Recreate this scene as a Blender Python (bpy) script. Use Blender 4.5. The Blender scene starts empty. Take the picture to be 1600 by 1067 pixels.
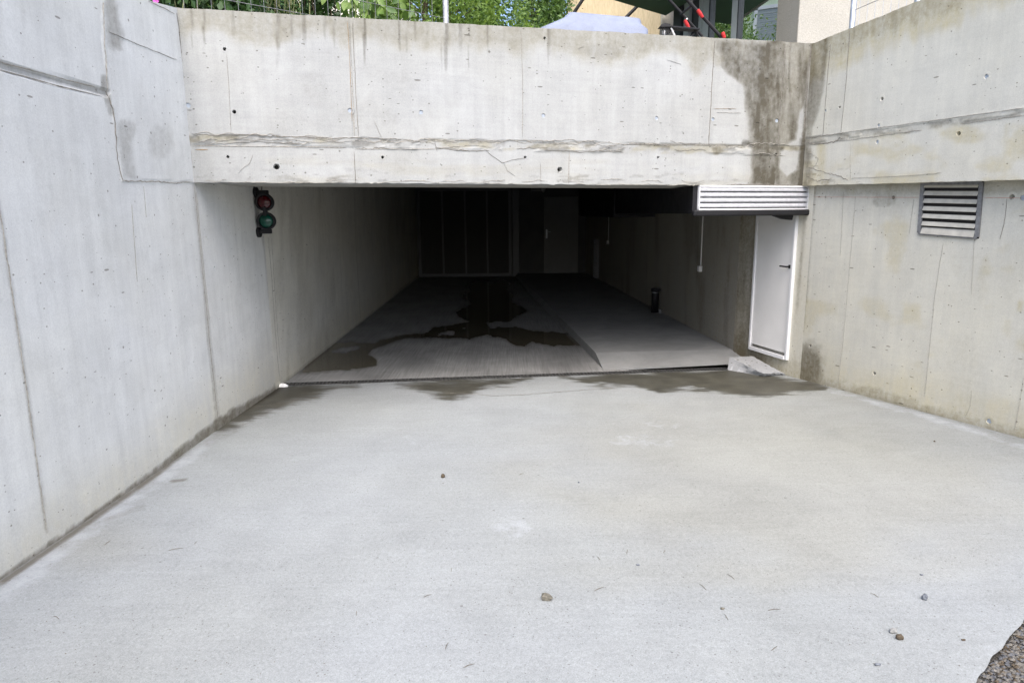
import bpy, math, random
import numpy as np
from mathutils import Vector, Matrix
random.seed(7); RNG = np.random.default_rng(7)
scene = bpy.context.scene
COL = scene.collection

# ------------------------------------------------------------------ camera
F_PX, CX, CY, EYE = 1040.0, 800.0, 533.5, 1.87
PITCH, ROLL = math.atan(.1909), .008
Fw = np.array([0, math.cos(PITCH), -math.sin(PITCH)])
R0 = np.array([1, 0, 0.]); U0 = np.array([0, math.sin(PITCH), math.cos(PITCH)])
Up = U0*math.cos(ROLL)+R0*math.sin(ROLL); Rt = R0*math.cos(ROLL)-U0*math.sin(ROLL)
EYEP = np.array([0, 0, EYE])
cam_d = bpy.data.cameras.new('camera'); cam = bpy.data.objects.new('camera', cam_d); COL.objects.link(cam)
cam_d.sensor_width = 36; cam_d.lens = F_PX/1600*36; cam_d.clip_start = .05; cam_d.clip_end = 2000
cam.matrix_world = Matrix(((Rt[0], Up[0], -Fw[0], 0), (Rt[1], Up[1], -Fw[1], 0), (Rt[2], Up[2], -Fw[2], EYE), (0, 0, 0, 1)))
scene.camera = cam
# ------------------------------------------------------------------ sky, sun, exposure
SUN_EL, SUN_AZ = 55, 176
w = bpy.data.worlds.new("World"); scene.world = w; w.use_nodes = True
nt = w.node_tree; nt.nodes.clear()
sky = nt.nodes.new('ShaderNodeTexSky'); sky.sky_type = 'NISHITA'; sky.sun_disc = False
sky.sun_elevation = math.radians(SUN_EL); sky.sun_rotation = math.radians(SUN_AZ)
sky.air_density = .75; sky.dust_density = 5.0; sky.ozone_density = 1.0; sky.altitude = 400
bg = nt.nodes.new('ShaderNodeBackground'); bg.inputs[1].default_value = .15
wo = nt.nodes.new('ShaderNodeOutputWorld')
nt.links.new(sky.outputs[0], bg.inputs[0]); nt.links.new(bg.outputs[0], wo.inputs[0])
sd = bpy.data.lights.new('sun', 'SUN'); sd.energy = 1.1; sd.angle = math.radians(60); sd.color = (1, .965, .90)
sun = bpy.data.objects.new('sun', sd); COL.objects.link(sun)
az, el = math.radians(SUN_AZ), math.radians(SUN_EL)
sv = Vector((math.sin(az)*math.cos(el), math.cos(az)*math.cos(el), math.sin(el)))
sun.rotation_euler = sv.to_track_quat('Z', 'Y').to_euler(); sun.location = (0, -8, 12)
vs = scene.view_settings
vs.view_transform = 'Standard'; vs.look = 'None'; vs.gamma = 1; vs.use_curve_mapping = False; vs.exposure = 1.52
scene.render.engine = 'CYCLES'
scene.cycles.max_bounces = 8; scene.cycles.diffuse_bounces = 4

# ------------------------------------------------------------------ helpers
def ray(x, y): return Fw*F_PX + Rt*(x-CX) - Up*(y-CY)
def onplane(x, y, P, N):
    d = ray(x, y); P = np.array(P, float); N = np.array(N, float)
    return EYEP + d*(((P-EYEP)@N)/(d@N))
def atY(x, y, Y): return onplane(x, y, (0, Y, 0), (0, 1, 0))
def atZ(x, y, Z): return onplane(x, y, (0, 0, Z), (0, 0, 1))
def proj(P):
    d = np.asarray(P)-EYEP; t = d@Fw; t = np.where(t < .05, .05, t)
    return CX+F_PX*(d@Rt)/t, CY-F_PX*(d@Up)/t
def hashn(i, j, s):
    v = np.sin(i*127.1+j*311.7+s*74.7)*43758.5453
    return v-np.floor(v)
def vn(x, y, sx, sy=None, s=0):
    sy = sy or sx; x = x/sx; y = y/sy; i = np.floor(x); j = np.floor(y); u = x-i; v = y-j
    u = u*u*(3-2*u); v = v*v*(3-2*v)
    return (hashn(i, j, s)*(1-u)+hashn(i+1, j, s)*u)*(1-v)+(hashn(i, j+1, s)*(1-u)+hashn(i+1, j+1, s)*u)*v
def fbm(x, y, sx, sy=None, s=0, o=4):
    sy = sy or sx; r = 0; a = .5; t = 0
    for k in range(o): r = r+a*vn(x, y, sx/2**k, sy/2**k, s+k*13); t += a; a *= .5
    return r/t
def sdf(px, py, poly):
    """signed distance, positive inside"""
    P = np.array(poly, float); d = np.full(px.shape, 1e9); ins = np.zeros(px.shape, bool)
    for a, b in zip(P, np.roll(P, -1, 0)):
        e = b-a; L = e@e+1e-9
        t = np.clip(((px-a[0])*e[0]+(py-a[1])*e[1])/L, 0, 1)
        d = np.minimum(d, np.hypot(px-a[0]-t*e[0], py-a[1]-t*e[1]))
        if a[1] != b[1]:
            c = ((a[1] > py) != (b[1] > py)) & (px < (b[0]-a[0])*(py-a[1])/(b[1]-a[1])+a[0]); ins ^= c
    return np.where(ins, d, -d)
def ldist(px, py, line):
    d = np.full(px.shape, 1e9); P = np.array(line, float)
    for a, b in zip(P[:-1], P[1:]):
        e = b-a; t = np.clip(((px-a[0])*e[0]+(py-a[1])*e[1])/(e@e+1e-9), 0, 1)
        d = np.minimum(d, np.hypot(px-a[0]-t*e[0], py-a[1]-t*e[1]))
    return d
def sst(v, a, b):
    t = np.clip((v-a)/(b-a), 0, 1); return t*t*(3-2*t)

def tag(o, label=None, cat=None, group=None, kind=None):
    if label: o['label'] = label
    if cat: o['category'] = cat
    if group: o['group'] = group
    if kind: o['kind'] = kind
    return o
WLOC = {}
def wloc(o): return WLOC.get(o.name, np.zeros(3))
def mesh_obj(name, V, Fc, mat, parent=None, attrs=None, smooth=False, mats=None, midx=None):
    V = np.asarray(V, float)
    if parent is None:
        org = np.array([V[:, 0].mean(), V[:, 1].mean(), V[:, 2].min()])
    else: org = wloc(parent)
    me = bpy.data.meshes.new(name)
    Vl = V-org
    me.vertices.add(len(V)); me.vertices.foreach_set('co', Vl.astype(np.float32).ravel())
    if isinstance(Fc, np.ndarray):
        n, k = Fc.shape; lt = np.full(n, k, np.int32); li = Fc.astype(np.int32).ravel()
    else:
        lt = np.array([len(f) for f in Fc], np.int32); li = np.array([i for f in Fc for i in f], np.int32)
    me.loops.add(len(li)); me.loops.foreach_set('vertex_index', li)
    me.polygons.add(len(lt)); me.polygons.foreach_set('loop_start', np.concatenate([[0], np.cumsum(lt)[:-1]]).astype(np.int32))
    me.polygons.foreach_set('loop_total', lt)
    if attrs:
        for k, v in attrs.items():
            a = me.attributes.new(k, 'FLOAT', 'POINT'); a.data.foreach_set('value', np.asarray(v, np.float32))
    for m in (mats or [mat]): me.materials.append(m)
    if midx is not None: me.polygons.foreach_set('material_index', np.asarray(midx, np.int32))
    me.polygons.foreach_set('use_smooth', np.full(len(lt), smooth))
    me.update(calc_edges=True); me.validate()
    o = bpy.data.objects.new(name, me); COL.objects.link(o)
    if parent is None: o.location = org
    else: o.parent = parent
    WLOC[o.name] = org
    return o
def empty(name, loc, label, cat, group=None):
    o = bpy.data.objects.new(name, None); COL.objects.link(o); o.location = loc; o.empty_display_size = .1
    WLOC[o.name] = np.array(loc, float); return tag(o, label, cat, group)

class MB:
    def __init__(s): s.V = []; s.F = []
    def add(s, V, Fc):
        b = len(s.V); s.V += [tuple(map(float, v)) for v in V]; s.F += [tuple(b+i for i in f) for f in Fc]; return s
    def box(s, c, size, rot=None, bev=0):
        hx, hy, hz = [k/2 for k in size]; c = np.array(c, float)
        R = np.eye(3) if rot is None else np.array(rot)
        if bev <= 0:
            V = [c+R@np.array((x*hx, y*hy, z*hz)) for x in (-1, 1) for y in (-1, 1) for z in (-1, 1)]
            return s.add(V, [(0, 1, 3, 2), (4, 6, 7, 5), (0, 4, 5, 1), (2, 3, 7, 6), (0, 2, 6, 4), (1, 5, 7, 3)])
        V = []; idx = {}
        h = (hx, hy, hz)
        for sx in (-1, 1):
            for sy in (-1, 1):
                for sz in (-1, 1):
                    for ax in range(3):
                        p = [sx*(hx-bev), sy*(hy-bev), sz*(hz-bev)]
                        p[ax] = (sx, sy, sz)[ax]*h[ax]
                        idx[(sx, sy, sz, ax)] = len(V); V.append(c+R@np.array(p))
        Fc = []
        for ax in range(3):
            for sg in (-1, 1):
                o = [a for a in range(3) if a != ax]; q = []
                for a, b in ((-1, -1), (1, -1), (1, 1), (-1, 1)):
                    k = [0, 0, 0]; k[ax] = sg; k[o[0]] = a; k[o[1]] = b; q.append(idx[(*k, ax)])
                if (sg == 1) == (ax == 1): q.reverse()
                Fc.append(q)
        for ax in range(3):
            o = [a for a in range(3) if a != ax]
            for a in (-1, 1):
                for b in (-1, 1):
                    k0 = [0]*3; k1 = [0]*3; k0[ax] = -1; k1[ax] = 1; k0[o[0]] = k1[o[0]] = a; k0[o[1]] = k1[o[1]] = b
                    Fc.append([idx[(*k0, o[0])], idx[(*k1, o[0])], idx[(*k1, o[1])], idx[(*k0, o[1])]])
        for sx in (-1, 1):
            for sy in (-1, 1):
                for sz in (-1, 1): Fc.append([idx[(sx, sy, sz, a)] for a in range(3)])
        return s.add(V, Fc)
    def tube(s, pts, r, n=8, cap=True):
        pts = [np.array(p, float) for p in pts]; rs = r if isinstance(r, (list, tuple)) else [r]*len(pts); V = []; Fc = []
        for i, p in enumerate(pts):
            d = pts[min(i+1, len(pts)-1)]-pts[max(i-1, 0)]; d = d/(np.linalg.norm(d)+1e-9)
            a = np.cross(d, (0, 0, 1) if abs(d[2]) < .9 else (1, 0, 0)); a /= np.linalg.norm(a); b = np.cross(d, a)
            for k in range(n):
                t = 2*math.pi*k/n; V.append(p+rs[i]*(a*math.cos(t)+b*math.sin(t)))
        for i in range(len(pts)-1):
            for k in range(n):
                Fc.append((i*n+k, i*n+(k+1) % n, (i+1)*n+(k+1) % n, (i+1)*n+k))
        if cap: Fc.append(tuple(range(n))[::-1]); Fc.append(tuple(range((len(pts)-1)*n, len(pts)*n)))
        return s.add(V, Fc)
    def lathe(s, o, ax, prof, n=24):
        """prof: list of (distance along axis, radius)"""
        o = np.array(o, float); d = np.array(ax, float); d /= np.linalg.norm(d)
        a = np.cross(d, (0, 0, 1) if abs(d[2]) < .9 else (1, 0, 0)); a /= np.linalg.norm(a); b = np.cross(d, a); V = []; Fc = []
        for t, r in prof:
            for k in range(n):
                q = 2*math.pi*k/n; V.append(o+d*t+r*(a*math.cos(q)+b*math.sin(q)))
        for i in range(len(prof)-1):
            for k in range(n): Fc.append((i*n+k, i*n+(k+1) % n, (i+1)*n+(k+1) % n, (i+1)*n+k))
        return s.add(V, Fc)
    def prism(s, ring, off):
        ring = [np.array(p, float) for p in ring]; n = len(ring); off = np.array(off, float)
        V = ring+[p+off for p in ring]
        return s.add(V, [tuple(range(n))[::-1], tuple(range(n, 2*n))]+[(i, (i+1) % n, n+(i+1) % n, n+i) for i in range(n)])
    def build(s, name, mat, parent=None, smooth=False): return mesh_obj(name, s.V, s.F, mat, parent, smooth=smooth)
def frame_rot(xdir, up=(0, 0, 1)):
    x = np.array(xdir, float); x /= np.linalg.norm(x); z = np.array(up, float); y = np.cross(z, x); y /= np.linalg.norm(y); z = np.cross(x, y)
    return np.array([x, y, z]).T

# ------------------------------------------------------------------ material tools
class NB:
    def __init__(s, name):
        s.m = bpy.data.materials.new(name); s.m.use_nodes = True; s.t = s.m.node_tree; s.t.nodes.clear()
        s.pos = s.t.nodes.new('ShaderNodeNewGeometry').outputs['Position']
    def n(s, k, **p):
        x = s.t.nodes.new(k)
        for a, b in p.items(): setattr(x, a, b)
        return x
    def put(s, inp, v):
        if hasattr(v, 'links'): s.t.links.new(v, inp)
        elif isinstance(v, tuple) and len(v) == 3 and inp.type == 'RGBA': inp.default_value = (*v, 1)
        else: inp.default_value = v
    def m2(s, op, a, b=0., c=0., clamp=False):
        x = s.n('ShaderNodeMath', operation=op, use_clamp=clamp); s.put(x.inputs[0], a); s.put(x.inputs[1], b); s.put(x.inputs[2], c); return x.outputs[0]
    def scl(s, v): x = s.n('ShaderNodeVectorMath', operation='MULTIPLY'); s.put(x.inputs[0], s.pos); x.inputs[1].default_value = v; return x.outputs[0]
    def noise(s, sc=(1, 1, 1), scale=1, detail=4, rough=.5, dist=0):
        x = s.n('ShaderNodeTexNoise'); s.put(x.inputs['Vector'], s.scl(sc)); x.inputs['Scale'].default_value = scale
        x.inputs['Detail'].default_value = detail; x.inputs['Roughness'].default_value = rough; x.inputs['Distortion'].default_value = dist
        return x.outputs[0]
    def vor(s, sc=(1, 1, 1), scale=10):
        x = s.n('ShaderNodeTexVoronoi'); s.put(x.inputs['Vector'], s.scl(sc)); x.inputs['Scale'].default_value = scale; return x.outputs['Distance'], x.outputs['Color']
    def mr(s, v, a, b, c=0., d=1., smooth=False):
        x = s.n('ShaderNodeMapRange', interpolation_type='SMOOTHSTEP' if smooth else 'LINEAR'); s.put(x.inputs[0], v)
        for i, k in enumerate((a, b, c, d)): s.put(x.inputs[i+1], k)
        return x.outputs[0]
    def mix(s, f, a, b, mode='MIX'):
        x = s.n('ShaderNodeMix', data_type='RGBA', blend_type=mode); s.put(x.inputs[0], f); s.put(x.inputs[6], a); s.put(x.inputs[7], b); return x.outputs[2]
    def attr(s, k): x = s.n('ShaderNodeAttribute', attribute_name=k); return x.outputs['Fac']
    def sep(s, c, i): x = s.n('ShaderNodeSeparateColor'); s.put(x.inputs[0], c); return x.outputs[i]
    def bump(s, h, st=.3, d=.01, nrm=None):
        x = s.n('ShaderNodeBump'); x.inputs['Strength'].default_value = st; x.inputs['Distance'].default_value = d; s.put(x.inputs['Height'], h)
        if nrm: s.put(x.inputs['Normal'], nrm)
        return x.outputs[0]
    def out(s, col, rough=.8, metal=0., nrm=None, spec=.3, emit=None, **kw):
        x = s.n('ShaderNodeBsdfPrincipled'); s.put(x.inputs['Base Color'], col); s.put(x.inputs['Roughness'], rough); s.put(x.inputs['Metallic'], metal)
        s.put(x.inputs['Specular IOR Level'], spec)
        for k, v in kw.items(): s.put(x.inputs[k.replace('_', ' ')], v)
        if nrm: s.put(x.inputs['Normal'], nrm)
        o = s.n('ShaderNodeOutputMaterial'); s.t.links.new(x.outputs[0], o.inputs[0]); return s.m
def simple(name, col, rough=.6, metal=0., var=.15, scale=8, spec=.4, bump=0.):
    b = NB(name); n = b.noise(scale=scale, detail=5, rough=.6)
    c = b.mix(b.mr(n, .3, .7), tuple(k*(1-var) for k in col), tuple(min(1, k*(1+var)) for k in col))
    nr = b.bump(b.noise(scale=scale*8, detail=3), bump, .004) if bump else None
    return b.out(c, b.mr(n, .3, .7, max(0, rough-.08), min(1, rough+.08)), metal, nr, spec)

def concrete(name, base, pits=1.0, horiz=0., rough_amt=1.):
    b = NB(name)
    big = b.noise(scale=.8, detail=5, rough=.6, dist=.4)
    mid = b.noise(scale=4.5, detail=6, rough=.65, dist=.6)
    strk = b.noise((11, 11, .55), 1, 5, .62)
    strk2 = b.noise((38, 38, 1.6), 1, 4, .6)
    brd = b.noise((1.4, 1.4, 34), 1, 4, .6)
    fine = b.noise(scale=110, detail=3, rough=.7)
    v = b.m2('ADD', b.mr(big, .3, .7, -.07, .06), b.mr(mid, .3, .7, -.07, .06))
    v = b.m2('ADD', v, b.mr(strk, .3, .7, -.065, .045)); v = b.m2('ADD', v, b.mr(strk2, .3, .7, -.02, .02))
    v = b.m2('ADD', v, b.mr(brd, .35, .65, -.03*horiz-.008, .02*horiz+.008)); v = b.m2('ADD', v, b.mr(fine, .35, .65, -.07, .06))
    v = b.m2('ADD', v, 1.)
    c = b.mix(1., base, b.mix(1., (1, 1, 1), v, 'MULTIPLY'), 'MULTIPLY')
    # warm / cool cast of the cement skin
    c = b.mix(b.mr(b.noise(scale=1.3, detail=3), .4, .65, 0, .35), c, b.mix(1., c, (1.0, .98, .92), 'MULTIPLY'))
    c = b.mix(b.m2('MULTIPLY', b.attr('pale'), .7), c, b.mix(1., c, (1.16, 1.17, 1.2), 'MULTIPLY'))
    # ochre runs
    spk = b.noise(scale=24, detail=6, rough=.75)
    mot = b.mr(b.m2('ADD', b.m2('ADD', b.m2('MULTIPLY', strk, .3), b.m2('MULTIPLY', mid, .35)), b.m2('MULTIPLY', spk, .35)), .36, .64)
    och = b.m2('MULTIPLY', b.attr('ochre'), b.mr(mot, 0, 1, .35, 1.1), clamp=True)
    c = b.mix(och, c, b.mix(1., c, (.83, .76, .57), 'MULTIPLY'))
    drk = b.m2('MULTIPLY', b.m2('ADD', b.attr('dark'), b.mr(mot, 0, 1, -.32, .28)), b.m2('MINIMUM', b.m2('MULTIPLY', b.attr('dark'), 4.), 1.), clamp=True)
    c = b.mix(drk, c, b.mix(1., c, (.25, .23, .195), 'MULTIPLY'))
    # blow holes, of two sizes, their radius random per cell
    d1, c1 = b.vor((1, 1, 1), 11); r1 = b.m2('POWER', b.sep(c1, 0), 4.); h1 = b.m2('LESS_THAN', d1, b.m2('MULTIPLY', r1, .12*pits))
    d2, c2 = b.vor((1, 1, 1.5), 26); r2 = b.m2('POWER', b.sep(c2, 1), 6.); h2 = b.m2('LESS_THAN', d2, b.m2('MULTIPLY', r2, .24*pits))
    d3, c3 = b.vor((.45, .45, 1.8), 14); r3 = b.m2('POWER', b.sep(c3, 2), 9.); h3 = b.m2('LESS_THAN', d3, b.m2('MULTIPLY', r3, .20*pits))
    pit = b.m2('MAXIMUM', b.m2('MAXIMUM', h1, h2), h3)
    c = b.mix(b.m2('MULTIPLY', pit, .72), c, b.mix(1., c, (.3, .28, .25), 'MULTIPLY'))
    hgt = b.m2('SUBTRACT', b.m2('ADD', b.m2('MULTIPLY', fine, .16*rough_amt), b.m2('MULTIPLY', mid, .5)), b.m2('MULTIPLY', pit, 1.2))
    return b.out(c, b.mr(drk, 0, 1, .82, .62), 0, b.bump(hgt, .45, .006), .25)

M = {}
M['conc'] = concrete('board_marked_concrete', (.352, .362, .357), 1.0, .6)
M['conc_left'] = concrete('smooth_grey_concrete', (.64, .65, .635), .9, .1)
M['conc_right'] = concrete('warm_grey_concrete', (.55, .55, .505), .95, .3)
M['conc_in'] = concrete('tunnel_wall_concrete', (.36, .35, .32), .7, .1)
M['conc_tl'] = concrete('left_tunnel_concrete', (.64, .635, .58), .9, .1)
M['crust'] = concrete('crusty_mortar', (.40, .385, .34), 2.2, .3, 2.5)
M['block'] = concrete('rough_block_concrete', (.30, .31, .32), 1.8, .3, 3.)
M['seam'] = simple('dark_joint_dirt', (.19, .178, .155), .9, var=.4, scale=60)
M['seam_mid'] = simple('joint_line_grey', (.32, .305, .27), .9, var=.35, scale=60)  # soft grey-brown tone of the mortar joints themselves
M['rust'] = simple('rusty_seep', (.36, .24, .12), .9, var=.3, scale=50)
M['plug'] = simple('grey_fibre_plug', (.36, .41, .47), .7, var=.2, scale=90)
M['black'] = simple('black_paint', (.008, .008, .010), .6, var=.3)
M['hole'] = simple('hole_dark', (.015, .014, .013), 1, var=.2)
M['galv'] = simple('galvanised_steel', (.48, .50, .52), .42, .75, .2, 18)
M['galv_dark'] = simple('weathered_zinc_frame', (.20, .205, .21), .6, .3, .3, 30)
M['drain'] = simple('dirty_drain_steel', (.06, .06, .058), .55, .3, .7, 45)
M['slat'] = simple('painted_louvre_slat', (.46, .445, .39), .55, .05, .15, 14)
M['white'] = simple('white_paint', (.68, .685, .69), .35, var=.05, scale=4)
M['shut'] = simple('grey_white_shutter_slat', (.50, .51, .54), .35, .2, .12, 30)
M['door'] = simple('off_white_door_leaf', (.76, .755, .735), .4, var=.05, scale=3)
M['rubber'] = simple('grey_seal', (.16, .16, .155), .7)

def mat_floor():
    b = NB('brushed_ramp_concrete')
    big = b.noise(scale=.7, detail=5, rough=.6, dist=.6); mid = b.noise(scale=3.2, detail=5, rough=.6, dist=.4)
    f1 = b.noise(scale=170, detail=3, rough=.75); f2 = b.noise(scale=60, detail=3, rough=.7)
    v = b.m2('ADD', b.mr(big, .3, .7, -.08, .07), b.mr(mid, .3, .7, -.05, .045)); f3 = b.noise(scale=260, detail=2, rough=.8); brs = b.noise((2.2, 26, 1), 1, 5, .65, .3)
    v = b.m2('ADD', v, b.mr(f1, .35, .65, -.16, .13)); v = b.m2('ADD', v, b.mr(f2, .35, .65, -.09, .07)); v = b.m2('ADD', v, b.mr(f3, .35, .65, -.12, .12)); v = b.m2('ADD', v, b.mr(brs, .3, .7, -.04, .035))
    v = b.m2('ADD', v, 1.)
    c = b.mix(1., (.262, .281, .290), b.mix(1., (1, 1, 1), v, 'MULTIPLY'), 'MULTIPLY')
    c = b.mix(b.mr(b.noise(scale=.45, detail=3), .4, .62, 0, .5), c, b.mix(1., c, (1.0, .985, .92), 'MULTIPLY'))
    c = b.mix(b.m2('MULTIPLY', b.attr('ochre'), .8), c, b.mix(1., c, (.93, .87, .74), 'MULTIPLY'))
    pale = b.mr(b.m2('ADD', b.attr('pale'), b.mr(b.noise(scale=7, detail=6, rough=.7), .3, .7, -.35, .35)), .3, .75)
    c = b.mix(b.m2('MULTIPLY', b.m2('MULTIPLY', pale, b.m2('MINIMUM', b.m2('MULTIPLY', b.attr('pale'), 4), 1.)), .55), c, (.40, .425, .455))
    d1, c1 = b.vor((1, 1, 1), 17); h1 = b.m2('LESS_THAN', d1, b.m2('MULTIPLY', b.m2('POWER', b.sep(c1, 0), 6.), .13))
    d2, c2 = b.vor((1, 1, 1), 60); h2 = b.m2('LESS_THAN', d2, b.m2('MULTIPLY', b.m2('POWER', b.sep(c2, 1), 4.), .26))
    pit = b.m2('MAXIMUM', h1, h2); c = b.mix(b.m2('MULTIPLY', pit, .6), c, (.09, .085, .08))
    dk = b.mr(b.m2('ADD', b.attr('dark'), b.mr(b.noise(scale=14, detail=5, rough=.7), .3, .7, -.3, .25)), .05, 1)
    dk = b.m2('MULTIPLY', dk, b.m2('MINIMUM', b.m2('MULTIPLY', b.attr('dark'), 5), 1.))
    c = b.mix(b.m2('MULTIPLY', dk, .85), c, (.10, .09, .072))
    wn = b.noise((3.5, 16, 1), 1, 7, .72, .3)
    wet = b.mr(b.m2('ADD', b.attr('wet'), b.m2('MULTIPLY', b.mr(wn, .25, .75, -.5, .5), b.m2('MINIMUM', b.m2('MULTIPLY', b.attr('wet'), 6.), 1.))), .22, .85, 0, 1, True)
    wf = b.noise(scale=5, detail=4)
    c = b.mix(wet, c, b.mix(1., c, b.mix(b.mr(wf, .3, .7), (.20, .185, .15), (.33, .305, .245)), 'MULTIPLY'))
    h = b.m2('SUBTRACT', b.m2('ADD', b.m2('MULTIPLY', f1, .5), b.m2('MULTIPLY', f2, .4)), pit)
    return b.out(c, b.mr(wet, 0, 1, .85, .48), 0, b.bump(h, .4, .004), .3)
M['floor'] = mat_floor()
def mat_floor_in():
    b = NB('brushed_tunnel_floor')
    br = b.noise((70, 1.6, 1), 1, 4, .65, .2); br2 = b.noise((22, .8, 1), 1, 3, .6); mid = b.noise(scale=1.6, detail=6, rough=.65, dist=.5); f = b.noise(scale=90, detail=3, rough=.7)
    v = b.m2('ADD', b.mr(br, .35, .65, -.20, .18), b.mr(mid, .3, .7, -.2, .16)); v = b.m2('ADD', v, b.mr(f, .25, .75, -.1, .1)); v = b.m2('ADD', v, b.mr(br2, .3, .7, -.1, .08)); v = b.m2('ADD', v, 1.)
    c = b.mix(1., (.26, .262, .256), b.mix(1., (1, 1, 1), v, 'MULTIPLY'), 'MULTIPLY')
    c = b.mix(b.m2('MULTIPLY', b.attr('dark'), b.mr(br, .3, .7, .45, .85)), c, b.mix(1., c, (.40, .40, .41), 'MULTIPLY'))
    c = b.mix(b.m2('MULTIPLY', b.attr('pale'), .6), c, (.42, .42, .41))
    e = b.noise(scale=11, detail=5, rough=.6)
    aw = b.m2('ADD', b.attr('wet'), b.mr(e, .3, .7, -.07, .07))
    pud = b.mr(aw, .47, .53, 0, 1, True); damp = b.mr(aw, .22, .5, 0, 1, True)
    c = b.mix(b.m2('MULTIPLY', damp, .45), c, b.mix(1., c, (.4, .38, .33), 'MULTIPLY'))
    c = b.mix(pud, c, (.085, .075, .052))
    h = b.m2('MULTIPLY', b.m2('ADD', b.m2('MULTIPLY', br, .8), b.m2('MULTIPLY', f, .4)), b.m2('SUBTRACT', 1., pud))
    return b.out(c, b.mr(pud, 0, 1, .75, .03), 0, b.bump(h, .35, .004), b.mr(pud, 0, 1, .3, .5))
M['floor_in'] = mat_floor_in()
def mat_side():
    b = NB('raised_walkway_concrete')
    mid = b.noise(scale=1.8, detail=6, rough=.65, dist=.8); f = b.noise(scale=100, detail=3, rough=.7)
    v = b.m2('ADD', b.mr(mid, .3, .7, -.16, .14), b.mr(f, .25, .75, -.09, .09)); v = b.m2('ADD', v, 1.)
    c = b.mix(1., (.235, .24, .237), b.mix(1., (1, 1, 1), v, 'MULTIPLY'), 'MULTIPLY')
    return b.out(c, .85, 0, b.bump(f, .35, .004), .2)
M['side'] = mat_side()
def mat_gravel(name, c0, c1, sc):
    b = NB(name); d, cc = b.vor((1, 1, 1), sc); n = b.noise(scale=3, detail=5)
    c = b.mix(b.sep(cc, 0), c0, c1); c = b.mix(b.mr(n, .35, .65, 0, .5), c, tuple(k*.6 for k in c0))
    return b.out(c, .9, 0, b.bump(d, .9, .01), .2)
M['road'] = mat_gravel('rough_asphalt', (.06, .058, .054), (.17, .16, .145), 200)
M['soil'] = mat_gravel('garden_soil', (.06, .05, .035), (.11, .10, .06), 30)
def mat_stone(name, a, b_):
    b = NB(name); n = b.noise(scale=70, detail=5, rough=.7); c = b.mix(b.mr(n, .35, .65), a, b_); return b.out(c, .8, 0, b.bump(n, .5, .003), .3)
M['stone_a'] = mat_stone('beige_stone', (.075, .07, .056), (.17, .16, .13))
M['stone_b'] = mat_stone('blue_grey_stone', (.06, .07, .085), (.20, .215, .24))
M['stone_c'] = mat_stone('brown_stone', (.05, .038, .025), (.10, .08, .055))
M['stone_d'] = mat_stone('pale_stone', (.18, .185, .18), (.30, .30, .29))
M['grit_a'] = mat_stone('dull_grit', (.055, .052, .048), (.20, .19, .17))
M['grit_b'] = mat_stone('dark_grey_grit', (.035, .038, .045), (.13, .135, .145))
M['twig'] = simple('dry_twig', (.11, .09, .065), .9, var=.4, scale=100)
def leafmat(name, a, b_, tr=.35):
    b = NB(name); n = b.noise(scale=9, detail=3); r = b.n('ShaderNodeObjectInfo').outputs['Random']
    c = b.mix(b.mr(n, .3, .7), a, b_)
    p = b.n('ShaderNodeBsdfPrincipled'); b.put(p.inputs['Base Color'], c); p.inputs['Roughness'].default_value = .45; p.inputs['Specular IOR Level'].default_value = .4
    t = b.n('ShaderNodeBsdfTranslucent'); b.put(t.inputs[0], b.mix(1., c, (1.2, 1.15, .65), 'MULTIPLY'))
    x = b.n('ShaderNodeMixShader'); x.inputs[0].default_value = tr; b.t.links.new(p.outputs[0], x.inputs[1]); b.t.links.new(t.outputs[0], x.inputs[2])
    o = b.n('ShaderNodeOutputMaterial'); b.t.links.new(x.outputs[0], o.inputs[0]); return b.m
M['leaf_dark'] = leafmat('dark_green_leaf', (.025, .06, .02), (.07, .14, .04), .25)
M['leaf_mid'] = leafmat('mid_green_leaf', (.06, .13, .04), (.15, .25, .07))
M['leaf_light'] = leafmat('fresh_green_leaf', (.12, .22, .045), (.25, .37, .10), .45)
M['bark'] = simple('brown_bark', (.09, .07, .045), .9, var=.3, scale=30, bump=.5)
M['cane'] = simple('pale_green_cane', (.20, .22, .10), .7, var=.3, scale=30)
def mat_plaster(name, col, sc=90, st=.6, vert=False):
    b = NB(name); n = b.noise((1, 1, .15) if vert else (1, 1, 1), sc, 4, .6); m = b.noise(scale=2, detail=4)
    c = b.mix(b.mr(m, .3, .7), tuple(k*.94 for k in col), tuple(k*1.05 for k in col)); c = b.mix(b.mr(n, .35, .6), b.mix(1., c, (.82, .81, .78), 'MULTIPLY'), c)
    return b.out(c, .9, 0, b.bump(n, st, .008), .15)
M['yellow'] = mat_plaster('yellow_scratched_plaster', (.66, .55, .36), 60, .6, True)
M['beige'] = mat_plaster('beige_rough_plaster', (.50, .485, .435))
M['beige_shade'] = mat_plaster('shaded_beige_plaster', (.46, .43, .365))  # same beige plaster, darkened: shade of the side faces put into the colour
M['palegreen'] = mat_plaster('pale_green_plaster', (.66, .76, .56), 80, .3)
M['cream'] = mat_plaster('cream_plaster', (.80, .80, .70), 80, .3)
M['roof'] = simple('roof_tile', (.16, .10, .08), .8, var=.3, scale=6)
M['frame'] = simple('grey_window_frame', (.33, .36, .36), .4, .2, .08)
M['frame_d'] = simple('dark_window_frame', (.05, .055, .06), .4, .2, .08)
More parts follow.
